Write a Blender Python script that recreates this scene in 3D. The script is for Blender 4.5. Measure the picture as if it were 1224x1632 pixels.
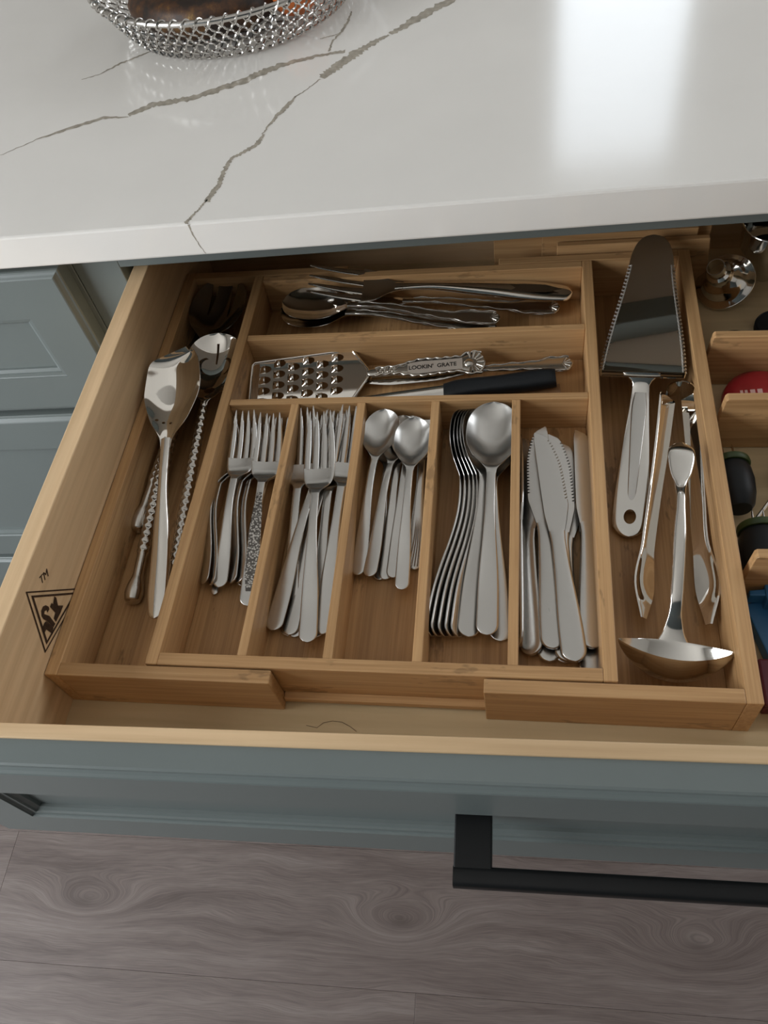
import bpy, bmesh, math, random
import numpy as np
from mathutils import Matrix, Vector

for o in list(bpy.data.objects): bpy.data.objects.remove(o)
S = bpy.context.scene
COL = S.collection
random.seed(4)

# ------------------------------------------------------------------ camera
FPX = 1305.53
CAM = Vector((0.34577, -0.21032, 0.56218))
ROT = Matrix(((0.98489154, -0.00374288, 0.17313188),
              (0.10146732, 0.82264324, -0.55943049),
              (-0.14033189, 0.56854559, 0.81059415)))
cd = bpy.data.cameras.new('camera'); cam = bpy.data.objects.new('camera', cd); COL.objects.link(cam)
cd.sensor_fit = 'VERTICAL'; cd.sensor_height = 24.0; cd.lens = 24.0 * FPX / 1632.0
cd.clip_start = 0.02
cam.matrix_world = Matrix.Translation(CAM) @ ROT.to_4x4()
S.camera = cam

# ------------------------------------------------------------------ light
S.view_settings.view_transform = 'Standard'; S.view_settings.look = 'None'
S.view_settings.gamma = 1.0; S.view_settings.use_curve_mapping = False
S.view_settings.exposure = -0.17
w = bpy.data.worlds.new('sky'); S.world = w; w.use_nodes = True
w.node_tree.nodes['Background'].inputs[0].default_value = (0.75, 0.87, 1.0, 1)
w.node_tree.nodes['Background'].inputs[1].default_value = 1.6

FLOOR = -0.745; CEIL = 2.0
RX0, RX1, RY0, RY1 = -1.45, 2.4, -1.55, 3.0
WIN_A = (-1.35, 0.0, -0.30, 1.45)      # on wall_left: y0, y1, z0, z1
WIN_B = (0.40, 0.95, -0.60, 1.90)       # on wall_back: x0, x1, z0, z1
WIN_ADDED = (0.70, 2.70, -0.10, 1.70)       # added unseen opening for fill light, on wall_right: y0, y1, z0, z1

def area(name, loc, direction, sx, sy, power, col):
    l = bpy.data.lights.new(name, 'AREA'); l.shape = 'RECTANGLE'; l.size = sx; l.size_y = sy
    l.energy = power; l.color = col
    o = bpy.data.objects.new(name, l); COL.objects.link(o); o.location = loc
    o.rotation_euler = Vector(direction).to_track_quat('-Z', 'Y').to_euler()
    return o
area('daylight_left_window', (RX0 - 0.02, (WIN_A[0] + WIN_A[1]) / 2, (WIN_A[2] + WIN_A[3]) / 2), (1, 0, 0), WIN_A[1] - WIN_A[0], WIN_A[3] - WIN_A[2], 78, (0.95, 0.975, 1.0))
area('daylight_back_window', ((WIN_B[0] + WIN_B[1]) / 2, RY1 + 0.02, (WIN_B[2] + WIN_B[3]) / 2), (0, -1, 0), WIN_B[1] - WIN_B[0], WIN_B[3] - WIN_B[2], 16, (0.88, 0.94, 1.0))
area('added_right_fill', (RX1 + 0.02, (WIN_ADDED[0] + WIN_ADDED[1]) / 2, (WIN_ADDED[2] + WIN_ADDED[3]) / 2), (-1, 0, 0), WIN_ADDED[1] - WIN_ADDED[0], WIN_ADDED[3] - WIN_ADDED[2], 32, (0.98, 0.985, 1.0))  # added fill light, brightens the counter without reflecting in it

# ------------------------------------------------------------------ pixel to place
def ray(px, py): return ROT @ Vector(((px - 612) / FPX, -(py - 816) / FPX, -1.0))
def at(px, py, z):
    d = ray(px, py); return CAM + d * ((z - CAM.z) / d.z)

# ------------------------------------------------------------------ materials
def newmat(name):
    m = bpy.data.materials.new(name); m.use_nodes = True
    return m, m.node_tree.nodes, m.node_tree.links, m.node_tree.nodes['Principled BSDF']
def ramp(N, stops):
    r = N.new('ShaderNodeValToRGB'); e = r.color_ramp.elements
    while len(e) < len(stops): e.new(0.5)
    for i, (p, c) in enumerate(stops):
        e[i].position = p; e[i].color = (*c, 1) if len(c) == 3 else c
    return r
def coords(N, Lk, scale, kind='Object', rot=(0, 0, 0)):
    tc = N.new('ShaderNodeTexCoord'); mp = N.new('ShaderNodeMapping')
    oi = N.new('ShaderNodeObjectInfo'); mu = N.new('ShaderNodeMath'); mu.operation = 'MULTIPLY'; mu.inputs[1].default_value = 37.0
    ad = N.new('ShaderNodeVectorMath'); ad.operation = 'ADD'
    Lk.new(oi.outputs['Random'], mu.inputs[0])
    Lk.new(tc.outputs[kind], ad.inputs[0]); Lk.new(mu.outputs[0], ad.inputs[1])
    mp.inputs['Scale'].default_value = scale; mp.inputs['Rotation'].default_value = rot
    Lk.new(ad.outputs[0], mp.inputs[0]); return mp
def bump(N, Lk, B, src, strength, dist=0.001):
    b = N.new('ShaderNodeBump'); b.inputs['Strength'].default_value = strength; b.inputs['Distance'].default_value = dist
    Lk.new(src, b.inputs['Height']); Lk.new(b.outputs[0], B.inputs['Normal'])
def mixc(N, Lk, fac, a, b, mode='MIX'):
    m = N.new('ShaderNodeMix'); m.data_type = 'RGBA'; m.blend_type = mode
    for sock, v in ((m.inputs[0], fac), (m.inputs[6], a), (m.inputs[7], b)):
        if hasattr(v, 'links'): Lk.new(v, sock)
        elif isinstance(v, (int, float)): sock.default_value = v
        else: sock.default_value = (*v, 1)
    return m.outputs[2]

def wood(name, axis, dark, mid, light, fine=420.0, along=9.0, rough=0.42, knots=0.0, strips=0.0):
    m, N, Lk, B = newmat(name)
    sc = [fine] * 3; sc[axis] = along
    mp = coords(N, Lk, sc)
    n = N.new('ShaderNodeTexNoise'); n.inputs['Scale'].default_value = 1.0; n.inputs['Detail'].default_value = 6; n.inputs['Roughness'].default_value = 0.6
    Lk.new(mp.outputs[0], n.inputs[0])
    r = ramp(N, [(0.25, dark), (0.5, mid), (0.78, light)]); Lk.new(n.outputs[0], r.inputs[0])
    sc2 = [45.0] * 3; sc2[axis] = 2.2
    mp2 = coords(N, Lk, sc2)
    n2 = N.new('ShaderNodeTexNoise'); n2.inputs['Scale'].default_value = 1.0; n2.inputs['Detail'].default_value = 3
    Lk.new(mp2.outputs[0], n2.inputs[0])
    r2 = ramp(N, [(0.3, (0.80, 0.78, 0.75)), (0.7, (1.1, 1.1, 1.1))]); Lk.new(n2.outputs[0], r2.inputs[0])
    col = mixc(N, Lk, 1.0, r.outputs[0], r2.outputs[0], 'MULTIPLY')
    if knots:
        sc3 = [28.0] * 3; sc3[axis] = 9.0
        mp3 = coords(N, Lk, sc3)
        v = N.new('ShaderNodeTexVoronoi'); v.inputs['Scale'].default_value = 1.0; Lk.new(mp3.outputs[0], v.inputs[0])
        n3 = N.new('ShaderNodeTexNoise'); n3.inputs['Scale'].default_value = 9.0; Lk.new(mp3.outputs[0], n3.inputs[0])
        mm = N.new('ShaderNodeMath'); mm.operation = 'ADD'; Lk.new(v.outputs['Distance'], mm.inputs[0]); Lk.new(n3.outputs[0], mm.inputs[1])
        r3 = ramp(N, [(0.58, (1 - knots,) * 3), (0.70, (1, 1, 1))]); Lk.new(mm.outputs[0], r3.inputs[0])
        col = mixc(N, Lk, 1.0, col, r3.outputs[0], 'MULTIPLY')
    if strips:
        # glued-up bamboo strips: every strip takes its own tone
        tc = N.new('ShaderNodeTexCoord'); sx = N.new('ShaderNodeSeparateXYZ'); Lk.new(tc.outputs['Object'], sx.inputs[0])
        q = N.new('ShaderNodeMath'); q.operation = 'MULTIPLY'; q.inputs[1].default_value = strips
        Lk.new(sx.outputs[1 - axis if axis < 2 else 0], q.inputs[0])
        fl = N.new('ShaderNodeMath'); fl.operation = 'FLOOR'; Lk.new(q.outputs[0], fl.inputs[0])
        wn = N.new('ShaderNodeTexWhiteNoise'); wn.noise_dimensions = '1D'; Lk.new(fl.outputs[0], wn.inputs['W'])
        r4 = ramp(N, [(0.0, (0.82, 0.79, 0.76)), (1.0, (1.12, 1.12, 1.12))]); Lk.new(wn.outputs['Value'], r4.inputs[0])
        col = mixc(N, Lk, 1.0, col, r4.outputs[0], 'MULTIPLY')
    Lk.new(col, B.inputs['Base Color'])
    B.inputs['Roughness'].default_value = rough
    B.inputs['Specular IOR Level'].default_value = 0.35
    bump(N, Lk, B, n.outputs[0], 0.12, 0.0006)
    return m
BD, BM, BL = (0.40, 0.225, 0.098), (0.53, 0.315, 0.145), (0.64, 0.41, 0.205)
M = {}
M['bamboo_x'] = wood('bamboo_grain_across', 0, BD, BM, BL, knots=0.30)
M['bamboo_y'] = wood('bamboo_grain_deep', 1, BD, BM, BL, knots=0.30)
M['bamboo_floor'] = wood('bamboo_strip_floor', 1, (0.34, 0.19, 0.082), (0.46, 0.272, 0.122), (0.56, 0.345, 0.165), knots=0.34, strips=48.0)
M['maple_y'] = wood('maple_grain_deep', 1, (0.58, 0.395, 0.222), (0.665, 0.470, 0.275), (0.73, 0.535, 0.325), fine=160, along=5)
M['maple_x'] = wood('maple_grain_across', 0, (0.58, 0.395, 0.222), (0.665, 0.470, 0.275), (0.73, 0.535, 0.325), fine=160, along=5)
M['birch'] = wood('birch_drawer_bottom', 0, (0.58, 0.45, 0.26), (0.64, 0.50, 0.30), (0.69, 0.55, 0.34), fine=70, along=6, rough=0.5)

def steel(name, col, rough, var=0.08, grain=(900, 40, 900), b=0.03):
    m, N, Lk, B = newmat(name)
    B.inputs['Metallic'].default_value = 1.0; B.inputs['Base Color'].default_value = (*col, 1)
    mp = coords(N, Lk, grain); n = N.new('ShaderNodeTexNoise'); n.inputs['Scale'].default_value = 1; n.inputs['Detail'].default_value = 4
    Lk.new(mp.outputs[0], n.inputs[0])
    mp2 = coords(N, Lk, (90, 60, 90)); n2 = N.new('ShaderNodeTexNoise'); n2.inputs['Scale'].default_value = 1; n2.inputs['Detail'].default_value = 5
    Lk.new(mp2.outputs[0], n2.inputs[0])
    ad = N.new('ShaderNodeMath'); ad.operation = 'ADD'; Lk.new(n.outputs[0], ad.inputs[0]); Lk.new(n2.outputs[0], ad.inputs[1])
    mr = N.new('ShaderNodeMapRange'); mr.inputs['From Min'].default_value = 0.6; mr.inputs['From Max'].default_value = 1.4
    mr.inputs['To Min'].default_value = max(0.02, rough - var); mr.inputs['To Max'].default_value = rough + var
    Lk.new(ad.outputs[0], mr.inputs[0]); Lk.new(mr.outputs[0], B.inputs['Roughness'])
    if b: bump(N, Lk, B, n.outputs[0], b, 0.0004)
    return m
M['satin'] = steel('satin_worn_steel', (0.60, 0.59, 0.565), 0.25, 0.025, b=0.0)
M['ground'] = steel('ground_steel_edge', (0.86, 0.85, 0.82), 0.55, 0.03, b=0.0)
M['polish'] = steel('polished_steel', (0.72, 0.70, 0.66), 0.10, 0.05, b=0.0)
M['mirror'] = steel('mirror_steel', (0.74, 0.71, 0.66), 0.05, 0.025, b=0.0)
M['silver'] = steel('antique_silver', (0.60, 0.57, 0.52), 0.2, 0.08, b=0.0)
M['wire'] = steel('basket_wire', (0.62, 0.60, 0.57), 0.22, 0.08, b=0.0)
M['gunmetal'] = steel('dark_polished_steel', (0.34, 0.33, 0.315), 0.12, 0.06, b=0.0)

def plain(name, col, rough, spec=0.5, metal=0.0, noise=0.06, scale=60.0, bmp=0.0, sss=0.0):
    m, N, Lk, B = newmat(name)
    mp = coords(N, Lk, (scale,) * 3); n = N.new('ShaderNodeTexNoise'); n.inputs['Scale'].default_value = 1; n.inputs['Detail'].default_value = 4
    Lk.new(mp.outputs[0], n.inputs[0])
    r = ramp(N, [(0.3, tuple(c * (1 - noise) for c in col)), (0.7, tuple(min(1, c * (1 + noise)) for c in col))]); Lk.new(n.outputs[0], r.inputs[0])
    Lk.new(r.outputs[0], B.inputs['Base Color'])
    B.inputs['Roughness'].default_value = rough; B.inputs['Specular IOR Level'].default_value = spec; B.inputs['Metallic'].default_value = metal
    if bmp: bump(N, Lk, B, n.outputs[0], bmp, 0.0005)
    return m
M['paint'] = plain('blue_grey_cabinet_paint', (0.146, 0.170, 0.165), 0.36, 0.45, noise=0.03, scale=9)
M['carcass'] = plain('cabinet_interior', (0.10, 0.085, 0.07), 0.6)
M['quartz'] = plain('white_quartz', (0.79, 0.765, 0.72), 0.13, 0.6, noise=0.03, scale=7)
M['vein'] = plain('quartz_vein', (0.36, 0.325, 0.265), 0.15, 0.6, noise=0.25, scale=160)
M['black_metal'] = plain('matte_black_metal', (0.007, 0.0075, 0.008), 0.42, 0.3)
M['black_plastic'] = plain('black_plastic', (0.009, 0.011, 0.013), 0.45, 0.28)
M['burn'] = plain('burned_mark', (0.05, 0.028, 0.016), 0.7, 0.2, noise=0.3, scale=400)
M['green_plastic'] = plain('dark_green_plastic', (0.035, 0.062, 0.014), 0.45)
M['red_plastic'] = plain('red_plastic', (0.36, 0.022, 0.03), 0.28)
M['pale_stripe'] = plain('pale_print', (0.75, 0.48, 0.45), 0.4)
M['blue_plastic'] = plain('blue_plastic', (0.03, 0.15, 0.33), 0.38)
M['maroon'] = plain('maroon_plastic', (0.10, 0.008, 0.018), 0.4)
M['wall'] = plain('warm_white_wall', (0.50, 0.47, 0.43), 0.7, 0.2, noise=0.02, scale=3)
M['wall_dark'] = plain('darkened_unseen_wall', (0.05, 0.06, 0.062), 0.5, 0.3, noise=0.03, scale=4)  # near-black colour chosen to dim the drawer front and steel reflections
M['ceil'] = plain('white_ceiling', (0.58, 0.55, 0.51), 0.8, 0.2, noise=0.01, scale=3)
M['trimwhite'] = plain('white_trim_paint', (0.8, 0.8, 0.78), 0.45)
M['pewter'] = plain('brushed_pewter_field', (0.50, 0.44, 0.38), 0.42, 0.5, metal=0.35)
M['etch'] = plain('blackened_engraving', (0.03, 0.026, 0.022), 0.5, 0.3)
M['orange'] = plain('orange_fruit_skin', (0.62, 0.17, 0.045), 0.45, 0.4, noise=0.25, scale=40, bmp=0.2)
M['walnut_handle'] = plain('brown_wood_handle', (0.24, 0.13, 0.06), 0.45, noise=0.3, scale=90)
M['hair'] = plain('dark_hair', (0.09, 0.06, 0.04), 0.5)

def glassmat():
    m, N, Lk, B = newmat('window_glass')
    B.inputs['Transmission Weight'].default_value = 1; B.inputs['Roughness'].default_value = 0.0; B.inputs['IOR'].default_value = 1.02
    return m
M['glass'] = glassmat()

def bananamat():
    m, N, Lk, B = newmat('overripe_banana_peel')
    mp = coords(N, Lk, (38, 38, 38)); n = N.new('ShaderNodeTexNoise'); n.inputs['Scale'].default_value = 1; n.inputs['Detail'].default_value = 7; n.inputs['Roughness'].default_value = 0.65
    Lk.new(mp.outputs[0], n.inputs[0])
    r = ramp(N, [(0.44, (0.018, 0.010, 0.006)), (0.56, (0.075, 0.03, 0.010)), (0.64, (0.16, 0.075, 0.015)), (0.74, (0.50, 0.30, 0.05))]); Lk.new(n.outputs[0], r.inputs[0])
    Lk.new(r.outputs[0], B.inputs['Base Color']); B.inputs['Roughness'].default_value = 0.45
    bump(N, Lk, B, n.outputs[0], 0.2, 0.001)
    return m
M['banana'] = bananamat()
M['stem'] = plain('dry_stem', (0.36, 0.25, 0.14), 0.7, 0.2, noise=0.4, scale=120)

def plankmat():
    # grey-brown wood-look planks: stretched grain bent round two knots
    m, N, Lk, B = newmat('grey_wood_plank')
    tc = N.new('ShaderNodeTexCoord'); sx = N.new('ShaderNodeSeparateXYZ')
    oi = N.new('ShaderNodeObjectInfo')
    Lk.new(tc.outputs['Object'], sx.inputs[0])
    def math_(op, a, b=None):
        k = N.new('ShaderNodeMath'); k.operation = op
        for i, v in enumerate((a, b)):
            if v is None: continue
            if hasattr(v, 'links'): Lk.new(v, k.inputs[i])
            else: k.inputs[i].default_value = v
        return k.outputs[0]
    nz = N.new('ShaderNodeTexNoise'); nz.inputs['Scale'].default_value = 1; nz.inputs['Detail'].default_value = 3
    mp = N.new('ShaderNodeMapping'); mp.inputs['Scale'].default_value = (3.2, 9, 9); 
    off = N.new('ShaderNodeCombineXYZ'); Lk.new(math_('MULTIPLY', oi.outputs['Random'], 31.0), off.inputs[0])
    ad = N.new('ShaderNodeVectorMath'); ad.operation = 'ADD'; Lk.new(tc.outputs['Object'], ad.inputs[0]); Lk.new(off.outputs[0], ad.inputs[1])
    Lk.new(ad.outputs[0], mp.inputs[0]); Lk.new(mp.outputs[0], nz.inputs[0])
    warp = math_('MULTIPLY', nz.outputs[0], 0.07)
    y = math_('ADD', sx.outputs[1], warp)
    dark_k = None
    for kx, ky, a in ((0.167, -0.036, 0.022), (0.575, -0.042, 0.02), (-0.33, -0.035, 0.02)):
        dx = math_('MULTIPLY', math_('SUBTRACT', sx.outputs[0], kx), 14.0)
        dy = math_('MULTIPLY', math_('SUBTRACT', sx.outputs[1], ky), 34.0)
        r2 = math_('ADD', math_('MULTIPLY', dx, dx), math_('MULTIPLY', dy, dy))
        g = math_('POWER', 2.718, math_('MULTIPLY', r2, -1.0))
        y = math_('ADD', y, math_('MULTIPLY', g, a * 3))
        dk = math_('POWER', 2.718, math_('MULTIPLY', r2, -16.0))
        dark_k = dk if dark_k is None else math_('ADD', dark_k, dk)
    cb = N.new('ShaderNodeCombineXYZ')
    Lk.new(math_('ADD', math_('MULTIPLY', sx.outputs[0], 3.0), math_('MULTIPLY', oi.outputs['Random'], 50.0)), cb.inputs[0])
    Lk.new(math_('MULTIPLY', y, 46.0), cb.inputs[1])
    n1 = N.new('ShaderNodeTexNoise'); n1.inputs['Scale'].default_value = 1.0; n1.inputs['Detail'].default_value = 9; n1.inputs['Roughness'].default_value = 0.62; n1.inputs['Distortion'].default_value = 0.12
    Lk.new(cb.outputs[0], n1.inputs[0])
    r = ramp(N, [(0.28, (0.098, 0.073, 0.064)), (0.46, (0.147, 0.114, 0.102)), (0.56, (0.170, 0.135, 0.121)), (0.75, (0.225, 0.186, 0.170))]); Lk.new(n1.outputs[0], r.inputs[0])
    cb2 = N.new('ShaderNodeCombineXYZ'); Lk.new(math_('MULTIPLY', sx.outputs[0], 26.0), cb2.inputs[0]); Lk.new(math_('MULTIPLY', y, 900.0), cb2.inputs[1])
    n2 = N.new('ShaderNodeTexNoise'); n2.inputs['Scale'].default_value = 1.0; n2.inputs['Detail'].default_value = 3; Lk.new(cb2.outputs[0], n2.inputs[0])
    r2_ = ramp(N, [(0.3, (0.78, 0.78, 0.78)), (0.65, (1.10, 1.10, 1.10))]); Lk.new(n2.outputs[0], r2_.inputs[0])
    c = mixc(N, Lk, 1.0, r.outputs[0], r2_.outputs[0], 'MULTIPLY')
    c = mixc(N, Lk, math_('MULTIPLY', dark_k, 0.45), c, (0.06, 0.045, 0.038))
    Lk.new(c, B.inputs['Base Color']); B.inputs['Roughness'].default_value = 0.48; B.inputs['Specular IOR Level'].default_value = 0.35
    bump(N, Lk, B, n2.outputs[0], 0.1, 0.0005)
    return m
M['plank'] = plankmat()

# ------------------------------------------------------------------ mesh helpers
def link(name, verts, faces, mat, parent=None, smooth=True, sharp=None):
    me = bpy.data.meshes.new(name); me.from_pydata([tuple(v) for v in verts], [], [tuple(f) for f in faces])
    bm = bmesh.new(); bm.from_mesh(me); bmesh.ops.recalc_face_normals(bm, faces=bm.faces); bm.to_mesh(me); bm.free()
    me.materials.append(M[mat] if isinstance(mat, str) else mat)
    if smooth:
        me.polygons.foreach_set('use_smooth', [True] * len(me.polygons))
        if sharp: me.set_sharp_from_angle(angle=math.radians(sharp))
    o = bpy.data.objects.new(name, me); COL.objects.link(o)
    if parent is not None: o.parent = parent
    return o
def boxes(name, bxs, mat, parent=None, bev=0.0006):
    bm = bmesh.new()
    for (x0, x1, y0, y1, z0, z1) in bxs:
        g = bmesh.ops.create_cube(bm, size=1.0)
        bmesh.ops.transform(bm, matrix=Matrix.Translation(((x0 + x1) / 2, (y0 + y1) / 2, (z0 + z1) / 2)) @ Matrix.Diagonal((x1 - x0, y1 - y0, z1 - z0, 1)), verts=g['verts'])
    if bev: bmesh.ops.bevel(bm, geom=list(bm.edges), offset=bev, segments=2, affect='EDGES', profile=0.5)
    me = bpy.data.meshes.new(name); bm.to_mesh(me); bm.free(); me.materials.append(M[mat])
    o = bpy.data.objects.new(name, me); COL.objects.link(o)
    if parent is not None: o.parent = parent
    return o
def box(name, x0, x1, y0, y1, z0, z1, mat, parent=None, bev=0.0006): return boxes(name, [(x0, x1, y0, y1, z0, z1)], mat, parent, bev)
def prism(name, pts, lo, hi, mat, parent=None, axis=2, bev=0.0):
    """outline pts (2d) pushed along an axis from lo to hi"""
    def P(a, b, c): return {2: (a, b, c), 1: (a, c, b), 0: (c, a, b)}[axis]
    n = len(pts); V = [P(a, b, lo) for a, b in pts] + [P(a, b, hi) for a, b in pts]
    F = [list(range(n - 1, -1, -1)), list(range(n, 2 * n))] + [[i, (i + 1) % n, n + (i + 1) % n, n + i] for i in range(n)]
    o = link(name, V, F, mat, parent, smooth=True, sharp=35)
    if bev:
        bm = bmesh.new(); bm.from_mesh(o.data)
        bmesh.ops.bevel(bm, geom=list(bm.edges), offset=bev, segments=2, affect='EDGES', profile=0.5)
        bm.to_mesh(o.data); bm.free(); o.data.polygons.foreach_set('use_smooth', [False] * len(o.data.polygons))
    return o
def pch(u, pts):
    """smooth monotone interpolation through (u, v) pairs"""
    u = np.asarray(u, float); X = np.array([p[0] for p in pts], float); Y = np.array([p[1] for p in pts], float)
    h = np.diff(X); d = np.diff(Y) / h; m = np.zeros(len(X))
    m[0] = d[0]; m[-1] = d[-1]
    for i in range(1, len(X) - 1):
        m[i] = 0 if d[i - 1] * d[i] <= 0 else 2 * d[i - 1] * d[i] / (d[i - 1] + d[i])
    k = np.clip(np.searchsorted(X, u) - 1, 0, len(h) - 1); t = (u - X[k]) / h[k]
    return (Y[k] * (1 + 2 * t) * (1 - t) ** 2 + h[k] * m[k] * t * (1 - t) ** 2 + Y[k + 1] * t * t * (3 - 2 * t) + h[k + 1 - 1] * m[k + 1] * t * t * (t - 1))
def strip(name, y, xl, xr, zc, dish, t, mat, parent=None, nv=10, pw=4.0, sharp=50):
    """closed solid lofted along y: left and right edges, centre height, cross dish, thickness (arrays)"""
    n = len(y); th = np.linspace(-1, 1, nv + 1); v = np.sin(th * math.pi / 2)
    V = []; ring = []
    prof = (1 - np.abs(v) ** pw) ** (1 / pw)
    for i in range(n):
        x = (xl[i] + xr[i]) / 2 + v * (xr[i] - xl[i]) / 2
        base = zc[i] + dish[i] * v * v
        ids = []
        for j in range(nv + 1): ids.append(len(V)); V.append((x[j], y[i], base[j] + t[i] / 2 * prof[j]))
        for j in range(nv - 1, 0, -1): ids.append(len(V)); V.append((x[j], y[i], base[j] - t[i] / 2 * prof[j]))
        ring.append(ids)
    F = []; k = len(ring[0])
    for i in range(n - 1):
        for j in range(k): F.append((ring[i][j], ring[i][(j + 1) % k], ring[i + 1][(j + 1) % k], ring[i + 1][j]))
    F.append(ring[0][::-1]); F.append(ring[-1])
    return link(name, V, F, mat, parent, True, sharp)
def tube(name, pts, rad, mat, parent=None, seg=8, closed=False):
    P = [Vector(p) for p in pts]; n = len(P)
    R = rad if hasattr(rad, '__len__') else [rad] * n
    V = []; F = []; prev = None
    for i in range(n):
        a = P[(i - 1) % n] if (closed or i > 0) else P[i]; b = P[(i + 1) % n] if (closed or i < n - 1) else P[i]
        T = (b - a).normalized()
        if prev is None:
            up = Vector((0, 0, 1)) if abs(T.z) < 0.9 else Vector((1, 0, 0)); nn = (up - T * up.dot(T)).normalized()
        else: nn = (prev - T * prev.dot(T)).normalized()
        prev = nn; bb = T.cross(nn)
        for k in range(seg):
            a_ = 2 * math.pi * k / seg; V.append(P[i] + (nn * math.cos(a_) + bb * math.sin(a_)) * R[i])
    for i in range(n if closed else n - 1):
        j = (i + 1) % n
        for k in range(seg): F.append((i * seg + k, i * seg + (k + 1) % seg, j * seg + (k + 1) % seg, j * seg + k))
    if not closed: F.append(tuple(range(seg))); F.append(tuple((n - 1) * seg + k for k in range(seg)))
    return link(name, V, F, mat, parent, True, 60)
def lathe(name, prof, mat, parent=None, seg=48, closed=True, rfun=None, sharp=40):
    """profile of (r, z) pairs turned about z; closed=True joins last ring to first"""
    V = []; F = []; n = len(prof)
    for i, (r, z) in enumerate(prof):
        for k in range(seg):
            a = 2 * math.pi * k / seg; rr = max(r, 1e-5) * (rfun(a, i) if rfun else 1); V.append((rr * math.cos(a), rr * math.sin(a), z))
    for i in range(n if closed else n - 1):
        j = (i + 1) % n
        for k in range(seg): F.append((i * seg + k, i * seg + (k + 1) % seg, j * seg + (k + 1) % seg, j * seg + k))
    if not closed: F.append(tuple(range(seg))[::-1]); F.append(tuple((n - 1) * seg + k for k in range(seg)))
    return link(name, V, F, mat, parent, True, sharp)
def cut(o, cutters):
    """take the cutter solids out of a mesh, for good"""
    for c in cutters:
        md = o.modifiers.new('cut', 'BOOLEAN'); md.object = c; md.operation = 'DIFFERENCE'; md.solver = 'EXACT'
    bpy.context.view_layer.update()
    dg = bpy.context.evaluated_depsgraph_get(); me = bpy.data.meshes.new_from_object(o.evaluated_get(dg))
    old = o.data; o.modifiers.clear(); o.data = me; me.name = old.name
    for c in cutters: bpy.data.objects.remove(c)
    me.polygons.foreach_set('use_smooth', [True] * len(me.polygons)); me.set_sharp_from_angle(angle=math.radians(42))
    return o
def text_mesh(name, body, size, depth, mat, parent, matrix, shear=0.0, bold=0.0, sx=1.0):
    cu = bpy.data.curves.new(name, 'FONT'); cu.body = body; cu.size = size; cu.extrude = depth; cu.align_x = 'CENTER'; cu.align_y = 'CENTER'; cu.shear = shear; cu.offset = bold
    t = bpy.data.objects.new('tmp', cu); COL.objects.link(t); bpy.context.view_layer.update()
    me = bpy.data.meshes.new_from_object(t.evaluated_get(bpy.context.evaluated_depsgraph_get())); me.name = name
    bpy.data.objects.remove(t); me.materials.clear(); me.materials.append(M[mat])
    me.transform(Matrix.Diagonal((sx, 1, 1, 1)))
    o = bpy.data.objects.new(name, me); COL.objects.link(o); o.parent = parent; o.matrix_local = matrix
    return o

def tag(o, label, cat, group=None):
    o['label'] = label; o['category'] = cat
    if group: o['group'] = group
    return o
def empty(name, label, cat, group=None, loc=(0, 0, 0), rz=0.0):
    o = bpy.data.objects.new(name, None); COL.objects.link(o); o.empty_display_size = 0.02
    o.location = loc; o.rotation_euler = (0, 0, rz)
    return tag(o, label, cat, group)
def structure(o): o['kind'] = 'structure'; return o
def copy_tree(o, parent=None):
    c = o.copy(); COL.objects.link(c); c.parent = parent
    for ch in o.children: copy_tree(ch, c)
    return c
def pose(o, end, tip, roll=0.0, back=0.0):
    """lay a thing modelled along +y: origin on `end`, pointing at `tip`, rolled about its own length (degrees)"""
    end = Vector(end); Yv = (Vector(tip) - end).normalized(); X = Yv.cross(Vector((0, 0, 1))).normalized(); Z = X.cross(Yv)
    R = Matrix((X, Yv, Z)).transposed() @ Matrix.Rotation(math.radians(roll), 3, 'Y')
    o.matrix_basis = Matrix.Translation(end + Yv * back) @ R.to_4x4()
    return o
def U(n, dense=False):
    u = np.linspace(0, 1, n)
    return (1 - np.cos(u * math.pi)) / 2 if dense else u

# ================================================================== the room
yaw = math.atan(0.0279)
fl = bpy.data.objects.new('floor', None); COL.objects.link(fl); fl['kind'] = 'structure'
fl.rotation_euler = (0, 0, math.atan(0.0225)); fl.location = (0, 0, FLOOR)
box('subfloor', RX0 - 0.2, RX1 + 0.2, RY0 - 0.2, RY1 + 0.2, -0.06, -0.009, 'carcass', fl, 0)
PW, PLN = 0.185, 1.22
row0 = -0.1235
for r in range(-14, 17):
    y0 = row0 + r * PW
    if y0 > RY1 or y0 + PW < RY0: continue
    off = {0: -0.476, -1: 0.192}.get(r, ((r * 0.43) % 1.0) * PLN)
    k0 = math.floor((RX0 - off) / PLN)
    for k in range(k0, 6):
        x0 = off + k * PLN
        if x0 > RX1: break
        p = box('floor_plank', max(x0, RX0) + 0.0001, min(x0 + PLN, RX1) - 0.0001, y0 + 0.0001, y0 + PW - 0.0001, -0.008, 0.0, 'plank', fl, 0.0004)
structure(box('ceiling', RX0 - 0.1, RX1 + 0.1, RY0 - 0.1, RY1 + 0.1, CEIL, CEIL + 0.08, 'ceil', None, 0))
def wall_with_hole(name, axis, pos, thick, a0, a1, hole):
    h0, h1, z0, z1 = hole
    parts = [(a0, a1, FLOOR - 0.06, z0), (a0, a1, z1, CEIL), (a0, h0, z0, z1), (h1, a1, z0, z1)]
    bx = []
    for (p, q, r, s) in parts:
        bx.append((pos, pos + thick, p, q, r, s) if axis == 0 else (p, q, pos, pos + thick, r, s))
    return structure(boxes(name, bx, 'wall', None, 0))
wall_with_hole('wall_left', 0, RX0 - 0.12, 0.12, RY0 - 0.12, RY1 + 0.12, WIN_A)
wall_with_hole('wall_back', 1, RY1, 0.12, RX0, RX1, WIN_B)
wall_with_hole('wall_right', 0, RX1, 0.12, RY0 - 0.12, RY1 + 0.12, WIN_ADDED)
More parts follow.
